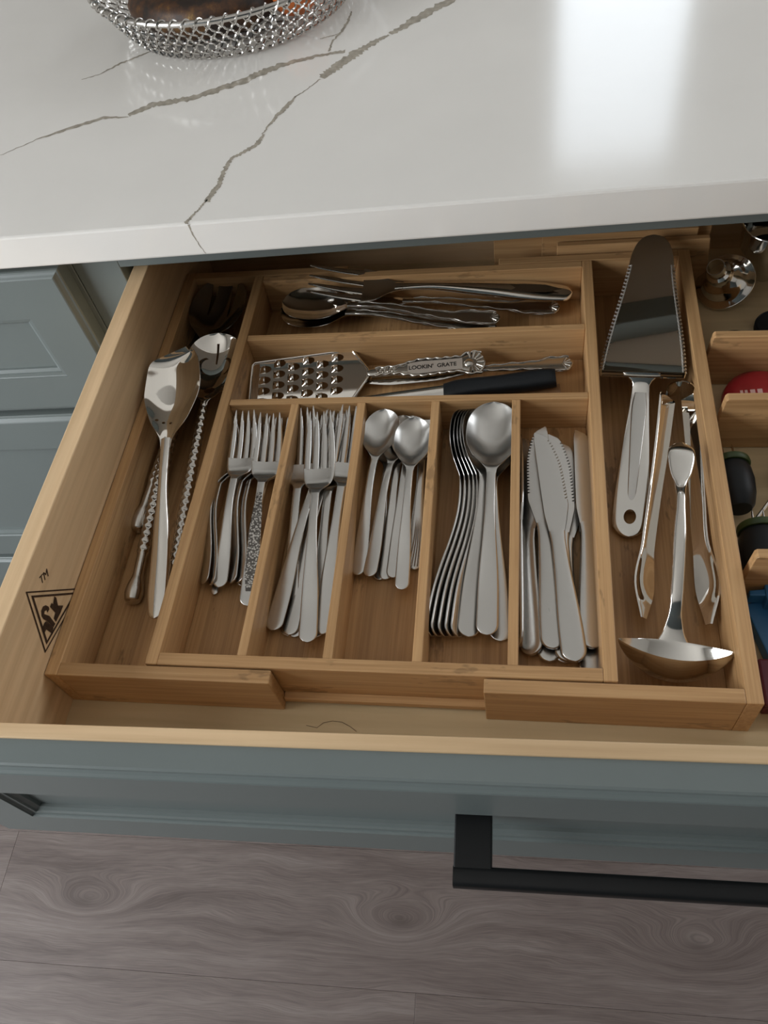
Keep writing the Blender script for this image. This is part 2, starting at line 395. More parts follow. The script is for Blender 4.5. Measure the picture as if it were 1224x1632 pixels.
structure(box('wall_front', RX0, RX1, RY0 - 0.12, RY0, FLOOR - 0.06, CEIL, 'wall_dark', None, 0))  # unseen wall, darkened to cut bounce onto the drawer front
def window(name, axis, pos, hole, mullion=True):
    h0, h1, z0, z1 = hole; wdw = bpy.data.objects.new(name, None); COL.objects.link(wdw); wdw['kind'] = 'structure'
    def B(nm, a, b, c, d, p, q, m): return box(nm, p, q, a, b, c, d, m, wdw, 0.001) if axis == 0 else box(nm, a, b, p, q, c, d, m, wdw, 0.001)
    mid = (h0 + h1) / 2
    for (a, b, c, d) in ((h0, h1, z0, z0 + 0.05), (h0, h1, z1 - 0.05, z1), (h0, h0 + 0.05, z0 + 0.05, z1 - 0.05), (h1 - 0.05, h1, z0 + 0.05, z1 - 0.05), (mid - 0.025, mid + 0.025, z0 + 0.05, z1 - 0.05))[:5 if mullion else 4]:
        B('window_frame', a, b, c, d, pos + 0.005, pos + 0.05, 'trimwhite')
    return wdw
window('window_1', 0, RX0, WIN_A); window('window_2', 1, RY1 - 0.055, WIN_B, False); window('added_window', 0, RX1 - 0.055, WIN_ADDED)  # the last one is an added frame round the right-hand fill light

# ================================================================== cabinets and countertop (their own slight turn)
KX, KY = 0.0, 0.3421
ZT, ZB = 0.1745, 0.1425
ct = empty('countertop', 'polished white quartz countertop with grey-brown veins above the open drawer', 'countertop', None, (KX, KY, 0), yaw)
box('slab', -1.35, 1.5, 0.0, 1.05, ZB, ZT, 'quartz', ct, 0.0022)
inv = (Matrix.Translation((KX, KY, 0)) @ Matrix.Rotation(yaw, 4, 'Z')).inverted()
def vein(pix, widths, n=46, jag=0.35, seed=1):
    rnd = random.Random(seed); T = [inv @ at(px, py, ZT) for px, py in pix]
    d = [0]
    for a, b in zip(T, T[1:]): d.append(d[-1] + (b - a).length)
    u = np.linspace(0, d[-1], n); xs = np.interp(u, d, [p.x for p in T]); ys = np.interp(u, d, [p.y for p in T]); ws = np.interp(u, d, widths)
    V = []; F = []
    for i in range(n):
        a = max(0, i - 1); b = min(n - 1, i + 1); t = Vector((xs[b] - xs[a], ys[b] - ys[a], 0)).normalized(); nn = Vector((-t.y, t.x, 0))
        c = Vector((xs[i], ys[i], ZT + 0.00012)) + nn * rnd.uniform(-1, 1) * jag * 0.0022
        wl = ws[i] * rnd.uniform(0.8, 1.7) / 2; wr = ws[i] * rnd.uniform(0.8, 1.7) / 2
        V += [c + nn * wl, c - nn * wr]
        if i: F.append((2 * i - 2, 2 * i - 1, 2 * i + 1, 2 * i))
    o = link('vein', V, F, 'vein', ct, False)
    return o
m_ = 0.001
vein([(0, 248), (60, 222), (110, 205), (165, 188), (205, 186)], [0.6 * m_, 1.2 * m_, 4 * m_, 4 * m_, 1.0 * m_], 40, seed=2)
vein([(205, 184), (240, 168), (300, 158), (350, 142), (390, 128), (430, 110), (470, 98), (520, 86), (550, 82)], [5 * m_, 7 * m_, 7 * m_, 8 * m_, 9 * m_, 8 * m_, 5 * m_, 4 * m_, 5 * m_], 90, seed=3)
vein([(512, 124), (540, 104), (575, 80), (600, 65), (620, 56)], [7 * m_, 10 * m_, 9 * m_, 6 * m_, 2 * m_], 50, seed=4)
vein([(622, 54), (645, 42), (670, 27), (700, 10), (730, -6), (790, -30)], [4 * m_, 8 * m_, 10 * m_, 9 * m_, 9 * m_, 6 * m_], 50, seed=5)
vein([(510, 126), (490, 142), (470, 155)], [1.2 * m_, 0.8 * m_, 1.5 * m_], 20, seed=6)
vein([(472, 154), (455, 172), (440, 186), (418, 214)], [1.5 * m_, 5 * m_, 3 * m_, 0.8 * m_], 34, seed=7)
vein([(420, 214), (412, 228), (390, 242), (370, 252), (358, 270), (350, 292), (337, 310), (330, 322)], [2 * m_, 4 * m_, 3.5 * m_, 3 * m_, 3.5 * m_, 3.5 * m_, 4 * m_, 4 * m_], 70, seed=8)
vein([(330, 318), (315, 336), (300, 350), (296, 357)], [1.5 * m_, 1.6 * m_, 2.6 * m_, 2.6 * m_], 30, seed=9)
vein([(524, 82), (530, 66), (545, 50), (555, 34), (560, 18)], [1.6 * m_, 1.5 * m_, 2.6 * m_, 2.5 * m_, 1 * m_], 30, seed=10)
vein([(510, 62), (525, 58), (540, 54)], [1.0 * m_, 1.6 * m_, 1.0 * m_], 14, seed=12)
vein([(130, 127), (160, 118), (195, 100), (225, 88), (262, 72)], [0.8 * m_, 1.2 * m_, 3 * m_, 2.4 * m_, 1.5 * m_], 40, seed=11)
# the vein runs on down the front edge of the slab
Vv = []; Fv = []; rnd = random.Random(5); x_e = (inv @ at(297, 362, ZT)).x
for i in range(16):
    s = i / 15; z = ZT - 0.001 - s * (ZT - ZB - 0.003); wv = 0.0013 * (1 - 0.6 * s) * rnd.uniform(0.6, 1.3); xc = x_e + 0.0055 * s ** 1.6 + rnd.uniform(-1, 1) * 0.0004
    Vv += [(xc - wv / 2, -0.00012, z), (xc + wv / 2, -0.00012, z)]
    if i: Fv.append((2 * i - 2, 2 * i - 1, 2 * i + 1, 2 * i))
link('vein', Vv, Fv, 'vein', ct, False)

FF = 0.030       # face frame plane, behind the slab edge
def panel_front(name, parent, x0, x1, z0, z1, y, fw=0.052, thick=0.02, edge=0.007):
    """drawer front facing -y: back board, frame with a moulded outer edge, mitred inner moulding, recessed panel"""
    g = bpy.data.objects.new(name, None); COL.objects.link(g); g.parent = parent
    def rings(nm, prof):
        V = []; F = []
        for ins, yy in prof: V += [(x0 + ins, yy, z0 + ins), (x1 - ins, yy, z0 + ins), (x1 - ins, yy, z1 - ins), (x0 + ins, yy, z1 - ins)]
        for i in range(len(prof) - 1):
            for k in range(4): F.append((4 * i + k, 4 * i + (k + 1) % 4, 4 * i + 4 + (k + 1) % 4, 4 * i + 4 + k))
        return V, F
    e = edge
    V, F = rings('frame', [(fw + 0.0005, y + thick), (0, y + thick), (0, y + e * 0.75), (0.0008, y + e * 0.55), (e * 0.35, y + e * 0.5), (e * 0.62, y + e * 0.3), (e * 0.82, y + e * 0.08), (e, y), (fw, y), (fw + 0.0005, y + 0.002)])
    link('frame', V, F, 'paint', g, False)
    V, F = rings('moulding', [(fw, y + 0.0008), (fw + 0.001, y + 0.0018), (fw + 0.0045, y + 0.0022), (fw + 0.005, y + 0.0036), (fw + 0.0085, y + 0.0052), (fw + 0.009, y + 0.0085), (fw + 0.009, y + thick - 0.002)])
    link('moulding', V, F, 'paint', g, False)
    i = fw + 0.0088
    box('panel', x0 + i, x1 - i, y + 0.0075, y + thick - 0.002, z0 + i, z1 - i, 'paint', g, 0)
    return g

lc = empty('base_cabinet', 'blue-grey base cabinet with closed panelled drawer fronts left of the open drawer', 'cabinet', None, (KX, KY, 0), yaw)
CB = FLOOR + 0.1
def carcass(parent, x0, x1):
    box('side_panel', x0, x0 + 0.018, FF + 0.02, 0.95, CB, ZB - 0.0005, 'paint', parent)
    box('side_panel', x1 - 0.018, x1, FF + 0.02, 0.95, CB, ZB - 0.0005, 'paint', parent)
    box('back_panel', x0 + 0.018, x1 - 0.018, 0.93, 0.95, CB, ZB - 0.0005, 'carcass', parent)
    box('bottom_panel', x0 + 0.018, x1 - 0.018, FF + 0.02, 0.93, CB, CB + 0.018, 'carcass', parent)
    box('toe_kick', x0, x1, FF + 0.075, FF + 0.09, FLOOR + 0.0005, CB, 'paint', parent)
carcass(lc, -0.98, -0.0688)
box('stile', -0.112, -0.0688, FF, FF + 0.02, CB, ZB - 0.0005, 'paint', lc, 0.0008)
box('stile', -0.98, -0.935, FF, FF + 0.02, CB, ZB - 0.0005, 'paint', lc, 0.0008)
for z0, z1 in ((0.118, ZB - 0.0005), (-0.075, -0.045), (-0.375, -0.345), (CB, CB + 0.04)):
    box('rail', -0.935, -0.112, FF, FF + 0.02, z0, z1, 'paint', lc, 0.0008)
for z0, z1 in ((-0.0535, 0.129), (-0.352, -0.0635), (-0.636, -0.3625)):
    panel_front('drawer_front', lc, -0.955, -0.0735, z0, z1, FF - 0.0205)

dc = empty('base_cabinet', 'blue-grey cabinet under the counter that the open cutlery drawer slides out of', 'cabinet', None, (KX, KY, 0), yaw)
carcass(dc, -0.068, 0.92)
box('stile', -0.068, -0.0235, FF, FF + 0.02, CB, ZB - 0.0005, 'paint', dc, 0.0008)
box('stile', 0.87, 0.92, FF, FF + 0.02, CB, ZB - 0.0005, 'paint', dc, 0.0008)
for z0, z1 in ((0.1135, ZB - 0.0005), (-0.075, -0.03), (-0.375, -0.345), (CB, CB + 0.04)):
    box('rail', -0.0235, 0.87, FF, FF + 0.02, z0, z1, 'paint', dc, 0.0008)
for z0, z1 in ((-0.352, -0.0665), (-0.636, -0.3625)):
    panel_front('drawer_front', dc, -0.05, 0.90, z0, z1, FF - 0.0205)

# ================================================================== the open drawer
HD = 0.1088
dr = empty('drawer', 'open maple drawer with grey-green panelled front and black bar pull, full of cutlery', 'drawer')
DBK = 0.50; DXR = 0.80
af = 0.0205
box('side_board', -0.0152, 0.0, -0.075, DBK + 0.015, -0.013, HD, 'maple_y', dr, 0.0008)
box('side_board', DXR, DXR + 0.0152, -0.047, DBK + 0.015, -0.013, HD, 'maple_y', dr, 0.0008)
box('back_board', 0.0, DXR, DBK, DBK + 0.015, -0.013, HD - 0.004, 'maple_x', dr, 0.0008)
box('bottom_board', 0.0, DXR, -0.060, DBK, -0.008, 0.0, 'birch', dr, 0)
fb = box('front_board', -0.0152, DXR + 0.0152, -0.0095, 0.0, -0.013, HD, 'maple_x', dr, 0.0008)
fb.location = (0, -0.0577, 0); fb.rotation_euler = (0, 0, math.atan(af))
pf = panel_front('drawer_front', dr, -0.052, 0.86, -0.050, HD - 0.0015, -0.0295, fw=0.049)
pf.location = (0, -0.0577, 0); pf.rotation_euler = (0, 0, math.atan(af))
# black bar pull
hd = bpy.data.objects.new('bar_pull', None); COL.objects.link(hd); hd.parent = dr
hd.location = (0, -0.0577, 0); hd.rotation_euler = (0, 0, math.atan(af))
hx0, hx1 = 0.302, 0.52
yf = -0.0295
for a, b in ((hx0, hx0 + 0.0225), (hx1 - 0.0225, hx1)):
    box('post', a, b, yf - 0.0275, yf + 0.0077, 0.0335, 0.0450, 'black_metal', hd, 0.0008)
V = []
prof = []
for k in range(24):
    a = 2 * math.pi * k / 24; c, s = math.cos(a), math.sin(a)
    prof.append((yf - 0.0313 + 0.0060 * math.copysign(abs(c) ** 0.55, c), 0.0395 + 0.0060 * math.copysign(abs(s) ** 0.55, s)))
prism('bar', prof, hx0 - 0.0002, hx1 + 0.0002, 'black_metal', hd, axis=0)

# mark burned into the drawer side, partly hidden behind the organizer
def onwall(px, py, X=0.0003):
    d = ray(px, py); p = CAM + d * ((X - CAM.x) / d.x); return p
mk = bpy.data.objects.new('maker_mark', None); COL.objects.link(mk); mk.parent = dr; mk['label'] = 'dark triangular mark burned into the drawer side'
def pxy(p): return (p.y, p.z)
TL = pxy(onwall(41, 943)); BT = pxy(onwall(72, 1041)); 
# triangle: far-up corner, bottom corner and a mirrored third corner behind the organizer
RT = (TL[0] + 0.078, TL[1] - 0.052)
RT = pxy(onwall(131, 937))
def tri_ring(A, B, C, w0, w1):
    c = Vector(((A[0] + B[0] + C[0]) / 3, (A[1] + B[1] + C[1]) / 3))
    def s(p, k): q = Vector(p); return c + (q - c) * k
    V = [(0.0003, *s(p, w0)) for p in (A, B, C)] + [(0.0003, *s(p, w1)) for p in (A, B, C)]
    F = [(i, (i + 1) % 3, 3 + (i + 1) % 3, 3 + i) for i in range(3)]
    return V, F
for w0, w1 in ((1.0, 0.93), (0.80, 0.70)):
    V, F = tri_ring(TL, BT, RT, w0, w1); link('triangle_outline', V, F, 'burn', mk, False)
def wallpoly(name, pix):
    V = [onwall(*q, X=0.0003) for q in pix]; link(name, V, [tuple(range(len(V)))], 'burn', mk, False)
zz = lambda x, y: (30 + x / 9.6, 890 + y / 9.6)
wallpoly('letter_stroke', [zz(*q) for q in ((350, 1080), (400, 970), (430, 960), (530, 1060), (515, 1150), (420, 1085), (400, 1130), (370, 1135))])
wallpoly('letter_stroke', [zz(*q) for q in ((350, 880), (345, 800), (370, 735), (410, 715), (455, 735), (470, 775), (440, 830), (425, 790), (395, 810), (390, 850), (470, 880), (560, 1000), (530, 1055), (440, 960), (380, 930))])
wallpoly('letter_stroke', [zz(*q) for q in ((480, 740), (500, 680), (525, 700), (545, 580), (575, 600), (600, 720), (680, 720), (640, 830), (570, 970), (535, 920), (560, 830))])
tmat = Matrix.Translation(onwall(70, 920)) @ Matrix(((0, 0, 1, 0), (1, 0, 0, 0), (0, 1, 0, 0), (0, 0, 0, 1))).to_4x4()
text_mesh('trademark_letters', 'TM', 0.0085, 0.0001, 'burn', mk, tmat @ Matrix.Rotation(math.radians(-24), 4, 'Z'), shear=0.2)

# ================================================================== bamboo organizer
HO = 0.0486
og = empty('cutlery_organizer', 'expandable bamboo cutlery organizer with many compartments inside the drawer', 'organizer')
T1 = 0.0105
XR = 0.4912; D = 0.44
XLs, XRs = 0.170, 0.3173     # where the two sliding side trays end
def obx(nm, x0, x1, y0, y1, z0, z1, m, parent=None): return box(nm, x0, x1, y0, y1, z0, z1, m, parent or og, 0.0007)
lt = bpy.data.objects.new('sliding_tray', None); COL.objects.link(lt); lt.parent = og
obx('side_wall', 0.0006, T1, 0.0, D, 0.0005, HO, 'bamboo_y', lt)
obx('front_wall', T1, XLs, 0.0, 0.0100, 0.0005, HO, 'bamboo_x', lt)
obx('rear_wall', T1, XLs, D - 0.0088, D, 0.0005, HO, 'bamboo_x', lt)
obx('tray_floor', T1, XLs, 0.0100, D - 0.0088, 0.0005, 0.005, 'bamboo_floor', lt)
rt = bpy.data.objects.new('sliding_tray', None); COL.objects.link(rt); rt.parent = og
obx('side_wall', XR - T1, XR, 0.0, D, 0.0005, HO, 'bamboo_y', rt)
obx('front_wall', XRs, XR - T1, 0.0, 0.0100, 0.0005, HO, 'bamboo_x', rt)
obx('rear_wall', XRs, XR - T1, D - 0.0088, D, 0.0005, HO, 'bamboo_x', rt)
obx('tray_floor', XRs, XR - T1, 0.0100, D - 0.0088, 0.0005, 0.005, 'bamboo_floor', rt)
# centre tray, turned very slightly
it = bpy.data.objects.new('centre_tray', None); COL.objects.link(it); it.parent = og
it.location = (0.0755, 0.0112, 0); it.rotation_euler = (0, 0, 0.0)
IW = 0.4038 - 0.0755; ID = 0.4190; IT = 0.0092; IF = 0.0105
iz = HO + 0.0004
obx('side_wall', 0, IT, 0, ID, 0.0055, iz, 'bamboo_y', it)
obx('side_wall', IW - IT, IW, 0, ID, 0.0055, iz, 'bamboo_y', it)
obx('front_wall', IT, IW - IT, 0, 0.0092, 0.0055, iz, 'bamboo_x', it)
obx('rear_wall', IT, IW - IT, ID - 0.0085, ID, 0.0055, iz, 'bamboo_x', it)
obx('tray_floor', IT, IW - IT, 0.0092, ID - 0.0085, 0.0055, IF, 'bamboo_floor', it)
obx('rail', XLs - 0.0755 + 0.0003, XRs - 0.0755 - 0.0003, -0.0060, 0, 0.0035, 0.0095, 'bamboo_x', it)
R2, R1 = 0.2590 - 0.0112, 0.3400 - 0.0112
obx('divider', IT, IW - IT, R2, R2 + 0.0068, IF, iz - 0.0012, 'bamboo_x', it)
obx('divider', IT, IW - IT, R1, R1 + 0.0068, IF, iz - 0.0012, 'bamboo_x', it)
for xf, xb in ((0.1461, 0.1454), (0.2085, 0.2045), (0.2715, 0.2685), (0.3361, 0.3358)):
    a, b = xf - 0.0755, xb - 0.0755; h = 0.0035
    o = prism('divider', [(a - h, 0.0092), (a + h, 0.0092), (b + h, R2), (b - h, R2)], IF, iz - 0.0012, 'bamboo_y', it, 2, 0.0006)

# ================================================================== cutlery kinds
def handle_strip(parent, y0, y1, w, z, t, mat, n=40, nv=10, round_end=True, name='handle', dish=None, pw=3.2):
    u = U(n); y = y0 + u * (y1 - y0)
    W = pch(u, w); 
    if round_end:
        r = W[0] / 2 if len(W) else 0; r = w[0][1] / 2
        s = y - y0; k = s < r; W[k] = W[k] * np.sqrt(np.clip(1 - (1 - s[k] / r) ** 2, 0.0025, 1))
        uu = U(12); 
        # denser samples on the rounded end
        y = np.concatenate([y0 + r * (1 - np.cos(uu * math.pi / 2)), y[~k]]); u = (y - y0) / (y1 - y0); W = pch(u, w); s = y - y0; k = s < r
        W[k] = W[k] * np.sqrt(np.clip(1 - (1 - s[k] / r) ** 2, 0.003, 1))
    Z = pch(u, z); Tt = pch(u, t); Dd = pch(u, dish) if dish else np.zeros(len(y))
    return strip(name, y, -W / 2, W / 2, Z, Dd, Tt, mat, parent, nv, pw)
def spoon_bowl(parent, y0, y1, W, depth, zrim, mat, t=0.0012, name='bowl', tipz=0.0, egg=0.5, neck=0.006, square=0.0, nv=18, n=46):
    u = U(n, True); y = y0 + u * (y1 - y0); k = neck / W
    wd = W * pch(u, [(0, k), (0.05, k * 1.12), (0.14, k + (0.62 - k) * 0.5), (0.28, 0.76), (0.44, 0.955), (0.56, 1.0), (0.70, 0.97), (0.82, 0.85 + 0.05 * square), (0.91, 0.65 + 0.1 * square), (0.97, 0.38 + 0.1 * square), (1, 0.03)])
    dp = depth * pch(u, [(0, 0.0), (0.06, 0.03), (0.18, 0.38), (0.35, 0.82), (0.55, 1.0), (0.78, 0.82), (0.92, 0.42), (1, 0.02)])
    zr = zrim + tipz * u
    return strip(name, y, -wd / 2, wd / 2, zr - dp, dp, np.full(n, t), mat, parent, nv, 6)

LEN = {}
def neck_t(t): return [(0, t * 0.75), (0.6, t), (0.93, t * 1.1), (1, 0.0013)]
def make_spoon(name, L, BLn, BW, we, wn, mat='satin', depth=0.0075, arch=0.013, ridged=False):
    o = empty(name, '', 'spoon')
    yn = L - BLn
    LEN[o.name] = L
    handle_strip(o, 0, yn + 0.0012, [(0, we), (0.25, we * 0.95), (0.8, wn), (1, wn * 1.0)], [(0, 0), (0.2, 0.002), (0.85, arch + 0.0005), (1, arch - 0.0005)], neck_t(0.0023), mat)
    spoon_bowl(o, yn, L, BW, depth, arch - 0.0005, mat, neck=wn, tipz=-0.002)
    return o
def make_fork(name, L, HW, we, wn, mat='satin', tine=0.052, arch=0.013, ntine=4, pattern=None, head=0.030):
    o = empty(name, '', 'fork')
    yt = L - tine; yn = yt - head
    handle_strip(o, 0, yn + 0.001, [(0, we), (0.25, we * 0.94), (0.82, wn), (1, wn)], [(0, 0), (0.2, 0.002), (0.85, arch), (1, arch - 0.0001)], [(0, 0.0017), (0.6, 0.0024), (0.95, 0.0026), (1, 0.0019)], pattern or mat)
    LEN[o.name] = L
    def zp(y): return pch(y, [(yn - 0.001, arch), (yn + head * 0.25, arch - 0.0035), (yn + head * 0.5, arch - 0.0078), (yn + head * 0.75, arch - 0.0088), (yt, arch - 0.0084), (yt + tine * 0.5, arch - 0.0045), (L + 0.001, arch + 0.003)])
    u = U(22); y = yn + u * head
    w_ = pch(u, [(0, wn), (0.12, wn * 1.12), (0.4, HW * 0.72), (0.7, HW * 0.95), (1, HW)])
    strip('head', y, -w_ / 2, w_ / 2, zp(y), 0.0022 * u, np.full(22, 0.0018), mat, o, 10, 4)
    gap = HW * 0.062; tw = (HW - gap * (ntine - 1)) / ntine
    for k in range(ntine):
        x0 = -HW / 2 + k * (tw + gap); u = U(18); y = yt - 0.0006 + u * (tine + 0.0006)
        half = tw / 2 * pch(u, [(0, 1.0), (0.4, 0.93), (0.75, 0.68), (0.92, 0.42), (1, 0.12)])
        cx = x0 + tw / 2 + 0.0; inward = -np.sign(cx) * 0.09 * HW * u ** 2 * (abs(cx) / (HW / 2))
        vv = (cx / (HW / 2)) ** 2
        strip('tine', y, cx + inward - half, cx + inward + half, zp(y) + 0.0022 * vv * 1.0, np.zeros(18), np.full(18, 0.0017), mat, o, 4, 3)
    return o
def make_knife(name, L, BW, we, wn, mat='satin', serr=1, blade=0.095):
    """serr: side (+1 / -1) that carries the teeth, 0 for none"""
    o = empty(name, '', 'knife')
    yb = L - blade
    handle_strip(o, 0, yb + 0.002, [(0, we), (0.15, we * 1.0), (0.75, wn), (0.9, wn * 0.92), (1, wn * 1.05)], [(0, 0), (1, 0)], [(0, 0.0034), (0.5, 0.0048), (0.85, 0.0042), (1, 0.0023)], mat, pw=3.5)
    LEN[o.name] = L
    n = 160; u = U(n); y = yb + u * blade
    e = pch(u, [(0, wn * 0.52), (0.14, BW * 0.46), (0.26, BW * 0.56), (0.6, BW * 0.52), (0.85, BW * 0.30), (0.96, BW * 0.05), (1, -BW * 0.28)])
    sp = pch(u, [(0, -wn * 0.52), (0.2, -BW * 0.40), (0.6, -BW * 0.42), (0.9, -BW * 0.42), (1, -BW * 0.36)])
    if serr:
        teeth = (u > 0.28) & (u < 0.93); e = e - np.where(teeth, 0.0017 * (np.arange(n) % 5 > 2), 0)
    if serr < 0: xl, xr = -e, -sp
    else: xl, xr = sp, e
    strip('blade', y, xl, xr, np.zeros(n), np.zeros(n), np.linspace(0.0022, 0.0014, n), mat, o, 10, 9)
    return o

GF1 = 'forks in the first compartment'; GF2 = 'forks in the second compartment'; GT = 'teaspoons in the third compartment'; GS = 'tablespoons in the fourth compartment'; GK = 'knives in the fifth compartment'

# ---- forks
fork0 = make_fork('dinner_fork', 0.205, 0.0265, 0.0145, 0.0072)
used = {}
def put(proto, end, ze, tip, zt, label, group, roll=0.0, dx=0.0):
    o = proto if not used.get(proto.name) else copy_tree(proto)
    used[proto.name] = True
    o['label'] = label; o['group'] = group
    L = LEN[proto.name]; e = at(*end, ze); t = at(*tip, zt); d = (t - e).normalized(); over = (e + d * L).y - 0.2583
    if over > 0: e -= d * (over / d.y); t -= d * (over / d.y)
    return pose(o, e, t, roll)
put(fork0, (490, 1024), 0.0235, (518, 665), 0.0340, 'plain steel dinner fork lying topmost, face up, in the second compartment', GF2)
put(fork0, (513, 1010), 0.0180, (565, 664), 0.0290, 'plain steel fork along the right side of the second compartment, below the topmost', GF2, 6)
put(fork0, (437, 995), 0.0185, (550, 660), 0.0230, 'plain steel fork lying slantwise, leftmost handle end in the second compartment', GF2, -3)
put(fork0, (463, 1000), 0.0135, (555, 662), 0.0200, 'plain steel fork whose handle end lies second from left in the second compartment', GF2, -3)
put(fork0, (462, 985), 0.0125, (494, 662), 0.0290, 'plain steel fork whose head rests against the left wall of the second compartment', GF2, -4)
put(fork0, (475, 978), 0.0120, (527, 662), 0.0180, 'plain steel fork mostly buried at the bottom of the second compartment', GF2, 0)
put(fork0, (505, 985), 0.0120, (541, 662), 0.0230, 'plain steel fork buried in the second compartment with only tine tips showing', GF2, 5)
fork1 = make_fork('patterned_fork', 0.180, 0.0255, 0.0150, 0.0068, tine=0.045, head=0.028)
fork1['label'] = 'steel fork with a dark stippled handle at the right of the first compartment'; fork1['group'] = GF1
fork0b = make_fork('salad_fork_small', 0.163, 0.0245, 0.0125, 0.0066, tine=0.043, head=0.027); LEN['salad_fork'] = 0.163; fork0b.name = 'salad_fork'
put(fork0b, (349, 936), 0.0195, (401, 668), 0.0310, 'plain steel fork with its face up near the middle of the first compartment', GF1, 0)
put(fork0b, (325, 930), 0.0195, (392, 668), 0.0160, 'plain steel fork lying on its edge against the left wall of the first compartment', GF1, -40)
put(fork0b, (336, 932), 0.0200, (398, 664), 0.0170, 'plain steel fork on its edge, second from the left wall of the first compartment', GF1, -42)
put(fork0b, (369, 929), 0.0195, (428, 664), 0.0160, 'plain steel fork on edge just right of the face-up fork, first compartment', GF1, -36)
put(fork0b, (381, 926), 0.0200, (441, 664), 0.0165, 'plain steel fork on edge, fourth handle end from left in the first compartment', GF1, -34)
put(fork0b, (389, 922), 0.0140, (452, 664), 0.0150, 'plain steel fork low beside the stippled fork in the first compartment', GF1, 10)
pose(fork1, at(395, 966, 0.0235), at(437, 667, 0.0275), 6)
# stippled relief on the patterned handle
M['stipple'] = None
def stipplemat():
    m, N, Lk, B = newmat('stippled_steel'); B.inputs['Metallic'].default_value = 1.0; B.inputs['Roughness'].default_value = 0.28
    mp = coords(N, Lk, (620, 620, 620)); v = N.new('ShaderNodeTexVoronoi'); v.inputs['Scale'].default_value = 1; Lk.new(mp.outputs[0], v.inputs[0])
    r = ramp(N, [(0.34, (0.62, 0.6, 0.56)), (0.55, (0.14, 0.13, 0.12))]); Lk.new(v.outputs['Distance'], r.inputs[0]); Lk.new(r.outputs[0], B.inputs['Base Color'])
    bump(N, Lk, B, v.outputs['Distance'], 0.6, 0.0006)
    return m
M['stipple'] = stipplemat()
for z, sx in ((0.0010, 1),):
    u = U(30); y = 0.012 + u * 0.085; W = pch(u, [(0, 0.006), (0.2, 0.0105), (0.7, 0.0085), (1, 0.004)])
    Z = pch(y / 0.108, [(0, 0), (0.2, 0.002), (0.85, 0.013), (1, 0.0129)]) + 0.0012
    inl = strip('patterned_inlay', y, -W / 2, W / 2, Z, np.zeros(30), np.full(30, 0.0004), 'stipple', fork1, 6, 4)
# small tab peeking out below the face-up fork
tb = make_spoon('bottle_pick', 0.13, 0.03, 0.008, 0.0062, 0.004, depth=0.001, arch=0.003)
tb['label'] = 'small steel pick whose square end peeks out below the forks in the first compartment'; tb['category'] = 'pick'
pose(tb, at(341, 948, 0.0125), at(395, 720, 0.0125))

# ---- teaspoons
tea0 = make_spoon('teaspoon', 0.154, 0.054, 0.0318, 0.0115, 0.0062, depth=0.0075, arch=0.012)
put(tea0, (640, 940), 0.0215, (664, 668), 0.0360, 'satin steel teaspoon lying topmost in the third compartment, bowl up', GT)
put(tea0, (626, 921), 0.0165, (661, 662), 0.0215, 'satin steel teaspoon nested directly under the topmost teaspoon', GT, 2)
put(tea0, (588, 919), 0.0200, (651, 660), 0.0245, 'satin steel teaspoon slanting right, second handle end from left in the third compartment', GT, -8)
put(tea0, (573, 897), 0.0190, (619, 655), 0.0310, 'satin steel teaspoon with the leftmost bowl and handle end in the third compartment', GT, -4)
put(tea0, (614, 919), 0.0130, (646, 668), 0.0220, 'satin steel teaspoon between the slanting and topmost teaspoons in the third compartment', GT, 2)
put(tea0, (606, 910), 0.0125, (629, 662), 0.0190, 'satin steel teaspoon at the bottom of the third compartment, mostly hidden', GT, -3)
tea1 = make_spoon('ridged_teaspoon', 0.150, 0.052, 0.031, 0.013, 0.0062, depth=0.007, arch=0.011)
tea1['label'] = 'teaspoon with a curving ridged handle end beside the right wall of the third compartment'; tea1['group'] = GT
pose(tea1, at(660, 908, 0.0135), at(676, 672, 0.0180), 8)
for k in range(5):
    pts = []
    for i in range(16):
        s = i / 15; yy = 0.0025 + s * 0.045; zz_ = pch([yy / 0.106], [(0, 0), (0.2, 0.002), (0.85, 0.011), (1, 0.010)])[0]
        pts.append(((-0.0046 + k * 0.0023) * (1 - 0.72 * s) + 0.0012 * math.sin(s * 3), yy, zz_ + 0.0012))
    tube('ridge', pts, 0.0006, 'satin', tea1, 6)

# ---- tablespoons
tab0 = make_spoon('tablespoon', 0.204, 0.073, 0.0435, 0.0165, 0.0075, depth=0.0095, arch=0.015)
put(tab0, (776, 1010), 0.0225, (788, 646), 0.0345, 'satin steel tablespoon lying topmost, bowl up, in the fourth compartment', GS, 0)
put(tab0, (747, 1001), 0.0190, (776, 648), 0.0280, 'satin steel tablespoon directly left of and under the topmost tablespoon', GS, 14)
put(tab0, (797, 994), 0.0130, (779, 652), 0.0200, 'satin steel tablespoon with a shaded handle along the right wall of the fourth compartment', GS, 0)
ord_ = ['leftmost', 'second from left', 'third from left', 'fourth from left', 'fifth from left']
for k in range(5):
    ex = (689, 698, 709, 720, 730)[k]; tx = (728, 735, 741, 746, 751)[k]
    put(tab0, (ex, 991 + k * 2), 0.0190, (tx, 655), 0.0270, 'tablespoon standing on edge, %s in the nested row of the fourth compartment' % ord_[k], GS, 58 - k * 2)

